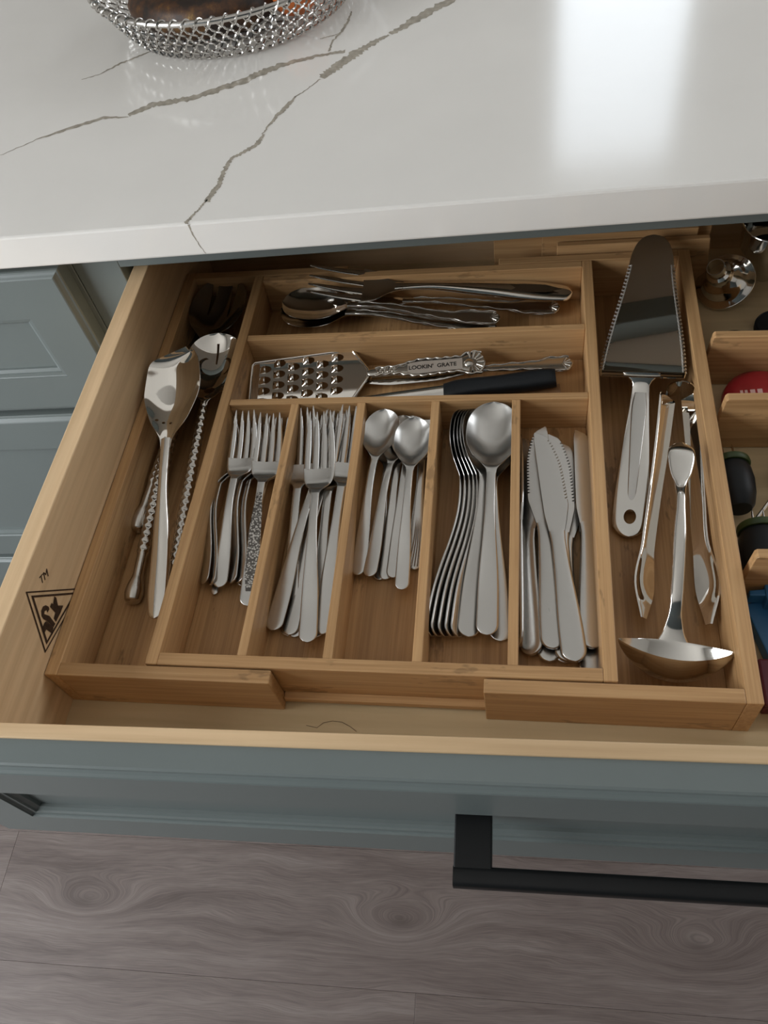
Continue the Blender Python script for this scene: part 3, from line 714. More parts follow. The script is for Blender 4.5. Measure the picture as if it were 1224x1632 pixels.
# ---- table knives
kn0 = make_knife('table_knife', 0.2005, 0.0205, 0.0180, 0.0118, serr=1)
knl = make_knife('table_knife', 0.2005, 0.0205, 0.0180, 0.0118, serr=-1)
kns = make_knife('table_knife', 0.2005, 0.0215, 0.0180, 0.0118, serr=0)
put(kn0, (917, 1055), 0.0270, (866, 692), 0.0350, 'steel table knife lying topmost with its saw teeth to the right in the fifth compartment', GK, 0)
put(knl, (882, 1034), 0.0230, (856, 682), 0.0270, 'steel table knife left of the topmost knife with its saw teeth facing left', GK, -3)
put(kn0, (905, 1054), 0.0180, (886, 676), 0.0260, 'steel table knife whose saw-toothed blade shows just right of the topmost blade', GK, 4)
put(kns, (943, 1033), 0.0235, (930, 676), 0.0200, 'steel table knife with a broad plain blade along the right wall of the fifth compartment', GK, 8)
put(kn0, (848, 1044), 0.0170, (839, 676), 0.0190, 'steel table knife tilted on its side near the left wall of the fifth compartment', GK, -28)
put(knl, (876, 1055), 0.0150, (868, 678), 0.0165, 'steel table knife with a low rounded handle end left of centre in the fifth compartment', GK, 0)
put(kns, (829, 1030), 0.0190, (829, 680), 0.0190, 'steel table knife standing on its edge against the left wall of the fifth compartment', GK, -80)
put(kns, (900, 1057), 0.0135, (905, 680), 0.0140, 'steel table knife nearly hidden at the bottom under the topmost knife', GK, 0)
stk = make_knife('square_ended_knife', 0.215, 0.018, 0.0165, 0.012, serr=0)
stk['label'] = 'flat steel handle end reaching the front wall at the right of the fifth compartment'
pose(stk, at(942, 1078, 0.0140), at(932, 690, 0.0140), 0); stk['group'] = GK

# ================================================================== serving pieces, left compartment
def braided(parent, y0, y1, r0, z0, z1, mat='silver', name='braided_handle'):
    n = 290; seg = 24; V = []; F = []
    for i in range(n):
        s = i / (n - 1); y = y0 + s * (y1 - y0)
        core = pch([s], [(0, 0.35), (0.012, 1.25), (0.05, 1.5), (0.09, 1.25), (0.13, 0.86), (0.22, 0.84), (0.24, 1.0), (0.9, 0.8), (1, 0.55)])[0] * r0
        ph = 2 * math.pi * (y - y0) / 0.0070
        for k in range(seg):
            a = 2 * math.pi * k / seg
            amp = 0.13 if s > 0.23 else 0.0
            b = 1 + amp * max(math.sin(4 * a + ph), math.sin(4 * a - ph)) - amp * 0.5
            V.append((core * b * math.cos(a), y, z0 + (z1 - z0) * s + core * b * math.sin(a)))
    for i in range(n - 1):
        for k in range(seg): F.append((i * seg + k, i * seg + (k + 1) % seg, (i + 1) * seg + (k + 1) % seg, (i + 1) * seg + k))
    F.append(tuple(range(seg))); F.append(tuple((n - 1) * seg + k for k in range(seg)))
    return link(name, V, F, mat, parent, True)
def braided_tool(name, cat, label, L, HL, HW, kind, mat='mirror', depth=0.012):
    o = empty(name, label, cat, 'serving tools with braided handles')
    yn = L - HL
    braided(o, 0, yn + 0.004, 0.0050, 0.0, 0.0115)
    b = spoon_bowl(o, yn, L, HW, depth, 0.012, mat, t=0.0014, neck=0.006, egg=0.5, tipz=0.0, square=0.5, name='bowl' if kind != 'fork' else 'fork_head')
    if kind == 'slots':
        cs = []
        for sx in (-1, 1):
            for (yc, xc, r) in ((yn + HL * 0.62, 0.20, 0.0085), ):
                pts = []
                for i in range(13): a = math.radians(-75 + 150 * i / 12); pts.append((sx * (xc * HW - 0.003 + r * math.cos(a)), yc + r * 1.15 * math.sin(a)))
                for i in range(12, -1, -1): a = math.radians(-75 + 150 * i / 12); pts.append((sx * (xc * HW - 0.0052 + (r - 0.0008) * math.cos(a)), yc + (r - 0.0008) * 1.15 * math.sin(a)))
                cs.append(prism('cut', pts, -0.02, 0.03, 'mirror'))
        cs.append(prism('cut', [(0.0048 * math.cos(a), yn + HL * 0.26 + 0.0048 * math.sin(a)) for a in np.linspace(0, 2 * math.pi, 20, endpoint=False)], -0.02, 0.03, 'mirror'))
        cs.append(prism('cut', [(-0.0008, yn + HL * 0.66), (0.0008, yn + HL * 0.66), (0.0012, yn + HL * 0.9), (-0.0012, yn + HL * 0.9)], -0.02, 0.03, 'mirror'))
        cut(b, cs)
    if kind == 'fork':
        cs = []
        for xc in (-0.2, 0.16):
            cs.append(prism('cut', [(xc * HW - 0.0006, yn + HL * 0.52), (xc * HW + 0.0006, yn + HL * 0.52), (xc * HW + 0.0040, L + 0.01), (xc * HW - 0.0040, L + 0.01)], -0.02, 0.03, 'mirror'))
        cut(b, cs)
    return o
G3 = braided_tool('pronged_salad_server', 'salad server', 'dark shiny three-pronged salad server at the back of the left compartment', 0.292, 0.088, 0.056, 'fork', 'gunmetal')
pose(G3, at(216, 848, 0.0105), at(368, 458, 0.0300), 4)
G4 = braided_tool('round_salad_server', 'salad server', 'dark round-bowled salad server lying under the three-pronged one', 0.284, 0.088, 0.060, 'spoon', 'gunmetal')
pose(G4, at(237, 846, 0.0105), at(343, 470, 0.0140), -4)
G2 = braided_tool('slotted_spoon', 'slotted spoon', 'steel slotted serving spoon with crescent cutouts beside the divider wall', 0.290, 0.086, 0.054, 'slots', 'mirror')
pose(G2, at(262, 992, 0.0150), at(351, 556, 0.0370), 4)
G5 = braided_tool('serving_spoon', 'serving spoon', 'serving spoon under the pierced spoon whose braided ball-ended handle points to the front', 0.275, 0.080, 0.046, 'spoon', 'mirror')
pose(G5, at(210, 962, 0.0105), at(310, 560, 0.0140), 0)
# the big pierced spoon on top
ps = empty('pierced_serving_spoon', 'large polished serving spoon with flat tip and three small holes, topmost at left', 'serving spoon')
Lp = 0.260; BLp = 0.110; BWp = 0.055
handle_strip(ps, 0, Lp - BLp + 0.010, [(0, 0.011), (0.15, 0.0165), (0.42, 0.0150), (0.75, 0.0085), (1, 0.0085)], [(0, 0), (0.3, 0.003), (0.85, 0.012), (1, 0.0125)], [(0, 0.002), (0.5, 0.003), (1, 0.003)], 'mirror', dish=[(0, -0.0008), (0.5, -0.0022), (1, -0.0005)])
n = 44; u = U(n, True); y = Lp - BLp + u * BLp
wl = pch(u, [(0, 0.0043), (0.08, 0.0056), (0.3, 0.0180), (0.58, 0.0262), (0.82, 0.0255), (0.885, 0.0235), (0.89, 0.0230), (1, -0.0100)])
wr = pch(u, [(0, 0.0043), (0.08, 0.0056), (0.3, 0.0190), (0.58, 0.0268), (0.82, 0.0240), (0.95, 0.0180), (1, 0.0130)])
dp = pch(u, [(0, 0.0004), (0.15, 0.003), (0.5, 0.010), (0.85, 0.009), (1, 0.0075)])
bw = strip('bowl', y, -wl, wr, 0.0120 - dp, dp, np.full(n, 0.0014), 'mirror', ps, 18, 6)
cut(bw, [prism('cut', [(xc + 0.0014 * math.cos(a), Lp - BLp + yc + 0.0014 * math.sin(a)) for a in np.linspace(0, 2 * math.pi, 12, endpoint=False)], -0.02, 0.03, 'mirror') for xc, yc in ((-0.0125, 0.034), (-0.0065, 0.031), (0.0000, 0.030))])
pose(ps, at(246, 986, 0.0260), at(288, 580, 0.0530), -4)

# ================================================================== back compartment
def ornate_handle(parent, y0, y1, w0, wn, mat='silver', z=(0.0, 0.010), name='ornate_handle', seedv=1):
    h = handle_strip(parent, y0, y1, [(0, w0 * 0.75), (0.08, w0 * 1.05), (0.2, w0), (0.34, w0 * 0.62), (0.55, w0 * 0.55), (0.85, wn), (1, wn)], [(0, z[0]), (0.3, z[0] + 0.001), (0.85, z[1]), (1, z[1])], [(0, 0.0024), (0.6, 0.003), (1, 0.003)], mat, name=name)
    L = y1 - y0
    # raised scrolls along both rims and a fan at the end
    for sx in (-1, 1):
        pts = []
        for i in range(40):
            s = 0.03 + 0.9 * i / 39; W = pch([s], [(0, w0 * 0.75), (0.08, w0 * 1.05), (0.2, w0), (0.34, w0 * 0.62), (0.55, w0 * 0.55), (0.85, wn), (1, wn)])[0]
            zz2 = pch([s], [(0, z[0]), (0.3, z[0] + 0.001), (0.85, z[1]), (1, z[1])])[0]
            pts.append((sx * (W / 2 - 0.0009 + 0.0006 * math.sin(s * 38)), y0 + s * L, zz2 + 0.0012))
        tube('scroll', pts, [0.0007 + 0.0004 * abs(math.sin(i * 0.8)) for i in range(40)], mat, h, 6)
    for k in range(5):
        a = math.radians(-60 + 30 * k); tube('fan_lobe', [(0, y0 + 0.009, z[0] + 0.0013), (math.sin(a) * w0 * 0.4, y0 + 0.009 - math.cos(a) * 0.0075, z[0] + 0.0013)], [0.0007, 0.0013], mat, h, 6)
    return h
GB = 'serving pieces in the rear compartment'
sf = empty('serving_fork', 'large polished serving fork with smooth teardrop handle on top of the rear compartment', 'serving fork', GB)
Lf = 0.252
handle_strip(sf, 0, 0.168, [(0, 0.016), (0.2, 0.0205), (0.5, 0.0155), (0.85, 0.0075), (1, 0.0085)], [(0, 0), (0.3, 0.005), (0.75, 0.0075), (1, 0.004)], [(0, 0.002), (0.5, 0.0032), (1, 0.003)], 'mirror', dish=[(0, -0.0012), (0.5, -0.003), (1, -0.0004)])
prism('facet', [(0, 0.010), (0.0040, 0.025), (0.0045, 0.045), (0.0022, 0.075), (0, 0.095), (-0.0022, 0.075), (-0.0045, 0.045), (-0.0040, 0.025)], 0.0, 0.0004, 'gunmetal', sf).location = (0, 0, 0.0062)
u = U(24); y = 0.160 + u * 0.040; w_ = pch(u, [(0, 0.0085), (0.3, 0.014), (0.7, 0.033), (1, 0.037)])
def zsf(y): return np.interp(y, [0.160, 0.175, 0.198, 0.22, 0.252], [0.005, 0.0015, 0.0005, 0.003, 0.011])
strip('head', y, -w_ / 2, w_ / 2, zsf(y), 0.004 * u, np.full(24, 0.0016), 'mirror', sf, 12, 5)
for k in range(4):
    cx = -0.0185 + 0.0044 + k * 0.0094; u = U(20); y = 0.1995 + u * (Lf - 0.1995)
    hf = 0.0034 * pch(u, [(0, 1.15), (0.3, 0.9), (0.8, 0.6), (1, 0.2)])
    strip('tine', y, cx - hf, cx + hf, zsf(y) + 0.004 * (cx / 0.0165) ** 2, np.zeros(20), np.full(20, 0.0016), 'mirror', sf, 4, 3)
pose(sf, at(912, 467, 0.0300), at(500, 456, 0.0440), -17)
def ornate_spoon(label, L, BLn, BW, mat='silver'):
    o = empty('ornate_serving_spoon', label, 'serving spoon', GB)
    ornate_handle(o, 0, L - BLn + 0.006, 0.0165, 0.0065, mat, (0.0, 0.012))
    spoon_bowl(o, L - BLn, L, BW, 0.010, 0.012, 'gunmetal' if False else 'polish', neck=0.0065)
    return o
o1 = ornate_spoon('silver serving spoon with scrolled handle, its bowl at the left end of the rear compartment', 0.215, 0.074, 0.043)
pose(o1, at(797, 508, 0.0260), at(433, 494, 0.0250), -5)
o2 = ornate_spoon('second silver serving spoon nested beneath the scrolled one in the rear compartment', 0.215, 0.074, 0.043)
pose(o2, at(792, 522, 0.0200), at(440, 506, 0.0180), -5)
o3 = empty('ornate_cold_fork', 'silver meat fork whose scrolled handle ends near the right wall of the rear compartment', 'serving fork', GB)
ornate_handle(o3, 0, 0.150, 0.0185, 0.0070, 'silver', (0.0, 0.008))
u = U(20); y = 0.146 + u * 0.032; w_ = pch(u, [(0, 0.007), (0.4, 0.016), (1, 0.026)])
strip('head', y, -w_ / 2, w_ / 2, np.full(20, 0.007), np.zeros(20), np.full(20, 0.0016), 'polish', o3, 8, 4)
for k in range(3):
    cx = -0.0094 + k * 0.0094; u = U(14); y = 0.1775 + u * 0.04; hf = 0.003 * pch(u, [(0, 1), (0.8, 0.6), (1, 0.2)])
    strip('tine', y, cx - hf, cx + hf, 0.007 + 0.004 * u * u, np.zeros(14), np.full(14, 0.0016), 'polish', o3, 4, 3)
pose(o3, at(892, 490, 0.0200), at(520, 486, 0.0230), -8)

# ================================================================== second compartment: grater, spreader, knives
gr = empty('hand_grater', 'flat steel hand grater with punched holes and an ornate engraved handle reading LOOKIN GRATE', 'grater')
# local frame: +y towards the far (left) end, handle end at 0
Lg = 0.221; hy = 0.104; gw = 0.056
ol = [(-0.004, hy + 0.004), (0.004, hy + 0.004), (gw / 2 - 0.002, hy + 0.018), (gw / 2, hy + 0.022), (gw / 2 - 0.004, Lg - 0.003), (gw / 2 - 0.007, Lg), (-gw / 2 + 0.007, Lg), (-gw / 2 + 0.004, Lg - 0.003), (-gw / 2, hy + 0.022), (-gw / 2 + 0.002, hy + 0.018)]
plate = prism('plate', [(x * 0.97, y) for x, y in ol], -0.0004, 0.0004, 'mirror', gr)
holes = []
rows = 6
for r in range(rows):
    for c in range(4):
        yy = hy + 0.033 + r * 0.0140; xx = -0.0180 + c * 0.0120 + (-0.0027 if r % 2 else 0.0027)
        if abs(xx) < gw / 2 - 0.005: holes.append((xx, yy))
cut(plate, [prism('cut', [(xx + 0.0039 * math.cos(a), yy + 0.0056 * math.sin(a)) for a in np.linspace(0, 2 * math.pi, 14, endpoint=False)], -0.01, 0.01, 'mirror') for xx, yy in holes])
for xx, yy in holes:     # each hole has a raised cutting lip over its far half
    V = []; F = []
    for i in range(7):
        t_ = i / 6
        for k in range(9):
            a = math.pi * k / 8; hgt = 0.0034 * math.sin(t_ * math.pi / 2)
            V.append((xx + 0.0044 * math.cos(a) * (1 - 0.10 * t_), yy + 0.0062 - 0.0066 * t_, 0.0003 + hgt * math.sin(a)))
    for i in range(6):
        for k in range(8): F.append((i * 9 + k, i * 9 + k + 1, i * 9 + 10 + k, i * 9 + 9 + k))
    lip = link('grating_tooth', V, F, 'mirror', gr)
    sm = lip.modifiers.new('thickness', 'SOLIDIFY'); sm.thickness = 0.0004
tube('rim_wire', [(x, y, 0.0004) for x, y in ol], 0.0015, 'mirror', gr, 8, True)
hdl = handle_strip(gr, 0, hy + 0.004, [(0, 0.017), (0.05, 0.0235), (0.14, 0.0235), (0.22, 0.0165), (0.36, 0.0165), (0.55, 0.0185), (0.72, 0.0115), (0.78, 0.0085), (0.97, 0.0085), (1, 0.004)], [(0, 0.001), (1, 0.001)], [(0, 0.003), (1, 0.003)], 'silver', n=70, name='engraved_handle')
def gwid(s): return pch([s], [(0, 0.017), (0.05, 0.0235), (0.14, 0.0235), (0.22, 0.0165), (0.36, 0.0165), (0.55, 0.0185), (0.72, 0.0115), (0.78, 0.0085), (0.97, 0.0085), (1, 0.004)])[0]
for sx in (-1, 1):
    pts = []; rr = []
    for i in range(90):
        s = 0.03 + 0.94 * i / 89; pts.append((sx * (gwid(s) / 2 - 0.0004 + 0.0006 * math.sin(s * 75 + sx)), s * hy, 0.0025)); rr.append(0.0009 + 0.0007 * abs(math.sin(s * 40 + sx)))
    tube('scroll', pts, rr, 'silver', hdl, 7)
tube('scroll', [(0.0022 * math.sin(i * 0.7), 0.0815 + i * 0.00048, 0.0026) for i in range(40)], 0.0007, 'silver', hdl, 6)
for k in range(9):
    a = math.radians(-100 + 25 * k); tube('fan_lobe', [(math.sin(a) * 0.0050, 0.0125 - math.cos(a) * 0.0050, 0.0026), (math.sin(a) * 0.0112, 0.0125 - math.cos(a) * 0.0112, 0.0022)], [0.0010, 0.0021], 'silver', hdl, 8)
md = lathe('medallion', [(0.0001, 0.0), (0.0042, 0.0), (0.0042, 0.0008), (0.0034, 0.0016), (0.0001, 0.0022)], 'silver', hdl, 24, False); md.location = (0, 0.0150, 0.0022)
# blackened field and lettering
prism('blackened_ground', [(gwid(s) / 2 * 0.95, s * hy) for s in np.linspace(0.10, 0.95, 40)] + [(-gwid(s) / 2 * 0.95, s * hy) for s in np.linspace(0.95, 0.10, 40)], 0.0020, 0.0023, 'etch', hdl)
prism('engraved_field', [(gwid(s) / 2 * 0.70, s * hy) for s in np.linspace(0.20, 0.68, 20)] + [(-gwid(s) / 2 * 0.70, s * hy) for s in np.linspace(0.68, 0.20, 20)], 0.0024, 0.0026, 'pewter', hdl)
tm = Matrix.Translation((0, 0.0480, 0.0027)) @ Matrix.Rotation(math.radians(-90), 4, 'Z')
text_mesh('engraved_letters', "LOOKIN'  GRATE", 0.0056, 0.0001, 'etch', hdl, tm, bold=0.00012, sx=1.02)
pose(gr, at(774, 578, 0.0265), at(413, 612, 0.0210), -11)

sp_ = empty('butter_spreader', 'silver butter spreader with a leaf-shaped blade and scrolled handle end under the black-handled knife', 'spreader')
ornate_handle(sp_, 0, 0.100, 0.0165, 0.0062, 'silver', (0.0, 0.003))
u = U(40); y = 0.097 + u * 0.105
strip('blade', y, pch(u, [(0, -0.004), (0.25, -0.008), (0.6, -0.0085), (0.9, -0.004), (1, -0.0006)]), pch(u, [(0, 0.004), (0.3, 0.0075), (0.6, 0.0085), (0.9, 0.005), (1, 0.0006)]), np.full(40, 0.003), np.full(40, -0.0006), np.full(40, 0.0014), 'polish', sp_, 8, 4)
pose(sp_, at(913, 579, 0.0210), at(597, 607, 0.0150), -6)
bk = empty('paring_knife', 'kitchen knife with a curved black plastic handle beside the fork compartments', 'knife')
u = U(40); y = u * 0.098
strip('handle', y, pch(u, [(0, -0.0075), (0.3, -0.0085), (0.7, -0.0075), (1, -0.0085)]), pch(u, [(0, 0.0085), (0.12, 0.0095), (0.5, 0.0078), (0.85, 0.0098), (1, 0.0085)]), pch(u, [(0, 0.0), (0.5, 0.002), (1, 0.0)]), np.zeros(40), pch(u, [(0, 0.011), (0.05, 0.0135), (0.9, 0.013), (1, 0.010)]), 'black_plastic', bk, 12, 3)
u = U(40); y = 0.096 + u * 0.088
strip('blade', y, pch(u, [(0, -0.0085), (0.6, -0.0075), (0.9, -0.002), (1, 0.006)]), pch(u, [(0, 0.0085), (0.6, 0.0080), (1, 0.0072)]), np.zeros(40), np.zeros(40), np.full(40, 0.0014), 'polish', bk, 6, 3)
pose(bk, at(886, 603, 0.0310), at(600, 640, 0.0170), -12)
wk = empty('wood_handled_knife', 'brown-handled knife lying in the shade beneath the black-handled knife', 'knife')
u = U(24); y = u * 0.095
strip('handle', y, np.full(24, -0.008), np.full(24, 0.008), np.zeros(24), np.zeros(24), pch(u, [(0, 0.008), (0.1, 0.010), (1, 0.009)]), 'walnut_handle', wk, 10, 3)
u = U(24); y = 0.094 + u * 0.09
strip('blade', y, pch(u, [(0, -0.008), (0.7, -0.007), (1, 0.004)]), np.full(24, 0.0065), np.zeros(24), np.zeros(24), np.full(24, 0.0013), 'polish', wk, 6, 3)
pose(wk, at(893, 624, 0.0165), at(640, 650, 0.0140), 0)

# ================================================================== right compartment: cake server, tongs, ladle
cs_ = empty('cake_server', 'long steel cake server with a dark mirror blade toothed on both edges', 'cake server')
Ls = 0.300; yb = 0.140
n = 200; u = U(n); u[-24:] = u[-24] + (1 - u[-24]) * np.sin(np.linspace(0, 1, 24) * math.pi / 2); y = yb + u * (Ls - yb)
half = pch(u, [(0, 0.0335), (0.04, 0.0345), (0.10, 0.0340), (0.74, 0.0200), (0.84, 0.0185), (0.91, 0.0158), (0.96, 0.0118), (0.99, 0.0064), (1, 0.0012)])
saw = np.where((u > 0.05) & (u < 0.78), 0.0022 * (np.arange(n) % 5 > 2), 0)
strip('blade', y, -half + saw, half - saw, pch(u, [(0, 0.018), (0.05, 0.015), (0.12, 0.0135), (1, 0.0185)]), np.zeros(n), np.full(n, 0.0013), 'mirror', cs_, 16, 24)
for sx in (-1, 1):     # bright ground teeth along each edge
    k = (u > 0.05) & (u < 0.78); ue = u[k]; he = half[k]; idx = np.arange(n)[k]; ne = len(ue)
    out = he + np.where(idx % 5 > 2, -0.0020, 0.0008); inn = he - 0.0030
    ze = pch(ue, [(0, 0.018), (0.05, 0.015), (0.12, 0.0135), (1, 0.0185)]) + 0.0002
    te = strip('toothed_edge', y[k], inn if sx > 0 else -out, out if sx > 0 else -inn, ze, np.zeros(ne), np.full(ne, 0.0013), 'ground', cs_, 4, 8)
    for v in te.data.vertices: v.co.z -= (abs(v.co.x) - np.interp(v.co.y, y[k], inn)) * 0.42 - 0.0003
hs = handle_strip(cs_, 0, yb + 0.004, [(0, 0.026), (0.15, 0.0275), (0.5, 0.0225), (0.85, 0.0155), (0.95, 0.014), (1, 0.030)], [(0, 0), (0.5, 0.005), (0.86, 0.007), (0.93, 0.010), (1, 0.018)], [(0, 0.003), (0.5, 0.0045), (0.9, 0.003), (1, 0.0016)], 'polish', n=60)
cut(hs, [prism('cut', [(0.0047 * math.cos(a), 0.0165 + 0.0062 * math.sin(a)) for a in np.linspace(0, 2 * math.pi, 20, endpoint=False)], -0.02, 0.03, 'polish')])
rg = handle_strip(cs_, 0.030, 0.130, [(0, 0.006), (0.3, 0.0085), (0.85, 0.0120), (1, 0.0095)], [(0, 0.0034), (0.4, 0.0082), (1, 0.0094)], [(0, 0.0014), (1, 0.0022)], 'satin', n=40, name='raised_rib')
pose(cs_, at(1001, 856, 0.0090), at(1040, 400, 0.0460), -3)

tg = empty('salad_tongs', 'polished steel salad tongs lying spread beside the right wall, oval ends to the front', 'tongs')
A = at(1083, 622, 0.0290)
def arm(pix, zs, ws, nm):
    P = [at(px, py, z) - A for (px, py), z in zip(pix, zs)]
    d = [0]
    for a, b in zip(P, P[1:]): d.append(d[-1] + (b - a).length)
    n = 50; uu = np.linspace(0, d[-1], n)
    X = pch(uu, list(zip(d, [p.x for p in P]))); Yy = pch(uu, list(zip(d, [p.y for p in P]))); Z = pch(uu, list(zip(d, [p.z for p in P]))); Wd = pch(uu, list(zip(d, ws)))
    V = []; F = []; nv = 8
    side = -1 if 'l' == nm else 1
    for i in range(n):
        a = max(0, i - 1); b = min(n - 1, i + 1); t = Vector((X[b] - X[a], Yy[b] - Yy[a], 0)).normalized(); nn = Vector((t.y, -t.x, 0))
        if nn.x * side < 0: nn = -nn
        ring = []
        belly = max(0.0, (Wd[i] - 0.0122)) * 0.42 * (1 if i > 25 else 0)
        for k in range(nv + 1):
            v = -1 + 2 * k / nv; c = Vector((X[i], Yy[i], Z[i] + v * Wd[i] / 2 * 0.68)) + nn * (belly * (1 - v * v) + 0.0007 + v * Wd[i] / 2 * 0.74); ring.append(c)
        for k in range(nv, -1, -1):
            v = -1 + 2 * k / nv; c = Vector((X[i], Yy[i], Z[i] + v * Wd[i] / 2 * 0.68)) + nn * (belly * (1 - v * v) - 0.0007 + v * Wd[i] / 2 * 0.74); ring.append(c)
        V += ring
    k = 2 * nv + 2
    for i in range(n - 1):
        for j in range(k): F.append((i * k + j, i * k + (j + 1) % k, (i + 1) * k + (j + 1) % k, (i + 1) * k + j))
    F.append(tuple(range(k))); F.append(tuple((n - 1) * k + j for j in range(k)))
    return link('arm', V, F, 'mirror', tg, True, 50)
arm([(1064, 632), (1056, 700), (1042, 800), (1033, 868), (1027, 930), (1026, 985)], [0.0280, 0.0240, 0.0205, 0.0190, 0.0185, 0.0180], [0.0165, 0.0145, 0.012, 0.012, 0.019, 0.004], 'l')
arm([(1101, 630), (1106, 700), (1112, 800), (1116, 862), (1128, 930), (1130, 995)], [0.0280, 0.0240, 0.0205, 0.0190, 0.0185, 0.0180], [0.0165, 0.0145, 0.012, 0.012, 0.019, 0.004], 'r')
V = []; F = []
for i in range(17):
    a = math.pi * i / 16
    for v in (-1, 1):
        for rr in (0.0118, 0.0104): V.append((rr * math.cos(a), 0.010 * math.sin(a) * rr / 0.0118 - 0.006, -0.001 + v * 0.0085))
for i in range(16):
    b = i * 4
    for j in ((0, 1), (1, 3), (3, 2), (2, 0)): F.append((b + j[0], b + j[1], b + 4 + j[1], b + 4 + j[0]))
F += [(0, 1, 3, 2), (64, 65, 67, 66)]
link('spring_bend', V, F, 'mirror', tg, True, 50)
tg.location = A

ld = empty('gravy_ladle', 'steel gravy ladle with a boat-shaped two-lipped bowl at the front of the right compartment', 'ladle')
c0 = at(1076, 1036, 0.0330)
n = 50; u = U(n, True); x = -0.0375 + u * 0.075
q = np.clip(1 - (2 * u - 1) ** 2, 0, 1)
hw = 0.0165 * q ** 0.95 + 0.0004; dpt = 0.0225 * q ** 0.7
bow = 0.0030 * (2 * u - 1) ** 2
b_ = strip('bowl', x, -hw, hw, -dpt + bow, dpt, np.full(n, 0.0013), 'polish', ld, 18, 6)
b_.matrix_basis = Matrix.Rotation(math.radians(-42), 4, 'X') @ Matrix.Rotation(math.radians(-90), 4, 'Z')
pts_w = [(0, 0.024), (0.05, 0.015), (0.14, 0.0085), (0.45, 0.0085), (0.62, 0.0065), (0.74, 0.0085), (0.80, 0.0150), (0.92, 0.0200), (1, 0.0185)]
n = 60; u = U(n); yy = 0.0108 + u * 0.157
W = pch(u, pts_w); W[-6:] *= np.array([0.99, 0.97, 0.93, 0.85, 0.68, 0.25])
Z = pch(u, [(0, -0.0135), (0.05, -0.0095), (0.18, 0.006), (0.45, 0.0175), (0.65, 0.021), (0.74, 0.018), (0.80, 0.0185), (0.92, 0.020), (1, 0.016)])
strip('handle', yy, -W / 2, W / 2, Z, np.full(n, -0.0006), np.full(n, 0.0026), 'polish', ld, 10, 3)
ld.location = c0; ld.rotation_euler = (0, 0, math.radians(-6))

# ================================================================== right-hand part of the drawer
GDV = 'spring dividers in the right part of the drawer'
def divider(x0, ya, x1, yb, zt, label):
    o = empty('drawer_divider', label, 'divider', GDV, (x0, ya, 0), math.atan2(yb - ya, x1 - x0)); Ld = math.hypot(x1 - x0, yb - ya)
    prism('board', [(0.0, 0.0006), (Ld, 0.0006), (Ld, zt), (0.002, zt), (0.0004, zt - 0.002), (-0.003, 0.012)], -0.0036, 0.0036, 'bamboo_x', o, axis=1, bev=0.0005)
    box('end_pad', -0.0012, 0.0, -0.0036, 0.0036, 0.012, 0.03, 'black_plastic', o, 0)
    return o
divider(0.4965, 0.3190, 0.79, 0.3120, 0.057, 'bamboo drawer divider nearest the back, just in front of the funnel')
divider(0.4970, 0.2475, 0.79, 0.2440, 0.059, 'bamboo drawer divider in front of the red disc')
divider(0.4970, 0.1020, 0.79, 0.1020, 0.0625, 'bamboo drawer divider nearest the front, behind the blue clip')

# boards standing behind the organizer
GS2 = 'loose boards behind the organizer'
bd1 = prism('spare_board', [(0.372, 0.0006), (0.514, 0.0006), (0.509, 0.056), (0.372, 0.056)], 0.4440, 0.4500, 'bamboo_x', None, 1, 0.0006); tag(bd1, 'long pale bamboo board standing behind the organizer beside the funnel', 'board', GS2)
bd2 = prism('spare_board', [(0.358, 0.0006), (0.499, 0.0006), (0.499, 0.062), (0.358, 0.062)], 0.4520, 0.4575, 'bamboo_x', None, 1, 0.0006); tag(bd2, 'darker bamboo board standing second behind the organizer at right', 'board', GS2)
bd3 = prism('spare_board', [(0.312, 0.0006), (0.512, 0.0006), (0.512, 0.066), (0.312, 0.066)], 0.4600, 0.4660, 'bamboo_x', None, 1, 0.0006); tag(bd3, 'rearmost loose bamboo board behind the organizer, mostly hidden', 'board', GS2)

# funnel, tipped over
fn = empty('funnel', 'small stainless steel funnel lying with its spout ring facing up beside the organizer', 'funnel')
fo = [(0.0262, 0.0), (0.0268, 0.0006), (0.0262, 0.0012), (0.0225, 0.0028), (0.0200, 0.0052), (0.0185, 0.0085), (0.0150, 0.0125), (0.0118, 0.0150), (0.0112, 0.0165), (0.0112, 0.0230), (0.0085, 0.0245), (0.0080, 0.0330)]
fi = [(max(r - 0.0008, 0.001), z - 0.0006) for r, z in fo[::-1]]; fi[0] = (0.0072, 0.0330); fi[-1] = (0.0254, 0.0001)
lathe('cone', fo + fi, 'polish', fn, 56)
rm = lathe('rolled_rim', [(0.0262 + 0.0011 * math.cos(a), 0.0011 * math.sin(a)) for a in np.linspace(0, 2 * math.pi, 10, endpoint=False)], 'polish', fn, 56)
fn.location = (0.5270, 0.4300, 0.0165); fn.rotation_euler = Vector((-0.44, -0.34, 0.83)).to_track_quat('Z', 'Y').to_euler()
# steel condiment cup
cu_ = empty('steel_cup', 'straight-sided stainless steel cup at the back right of the drawer', 'cup', None, (0.5690, 0.4640, 0.0006))
lathe('cup_wall', [(0.017, 0.0), (0.0175, 0.001), (0.0195, 0.026), (0.0265, 0.028), (0.0285, 0.052), (0.0290, 0.0535), (0.0280, 0.0535), (0.0272, 0.0515), (0.0255, 0.0295), (0.0182, 0.0275), (0.0165, 0.0018), (0.0165, 0.0012)], 'polish', cu_, 56)
lathe('cup_base', [(0.0001, 0.0004), (0.0168, 0.0004), (0.0168, 0.0014), (0.0001, 0.0014)], 'polish', cu_, 40, False)
lathe('rolled_rim', [(0.0287 + 0.0008 * math.cos(a), 0.0535 + 0.0008 * math.sin(a)) for a in np.linspace(0, 2 * math.pi, 8, endpoint=False)], 'polish', cu_, 56)
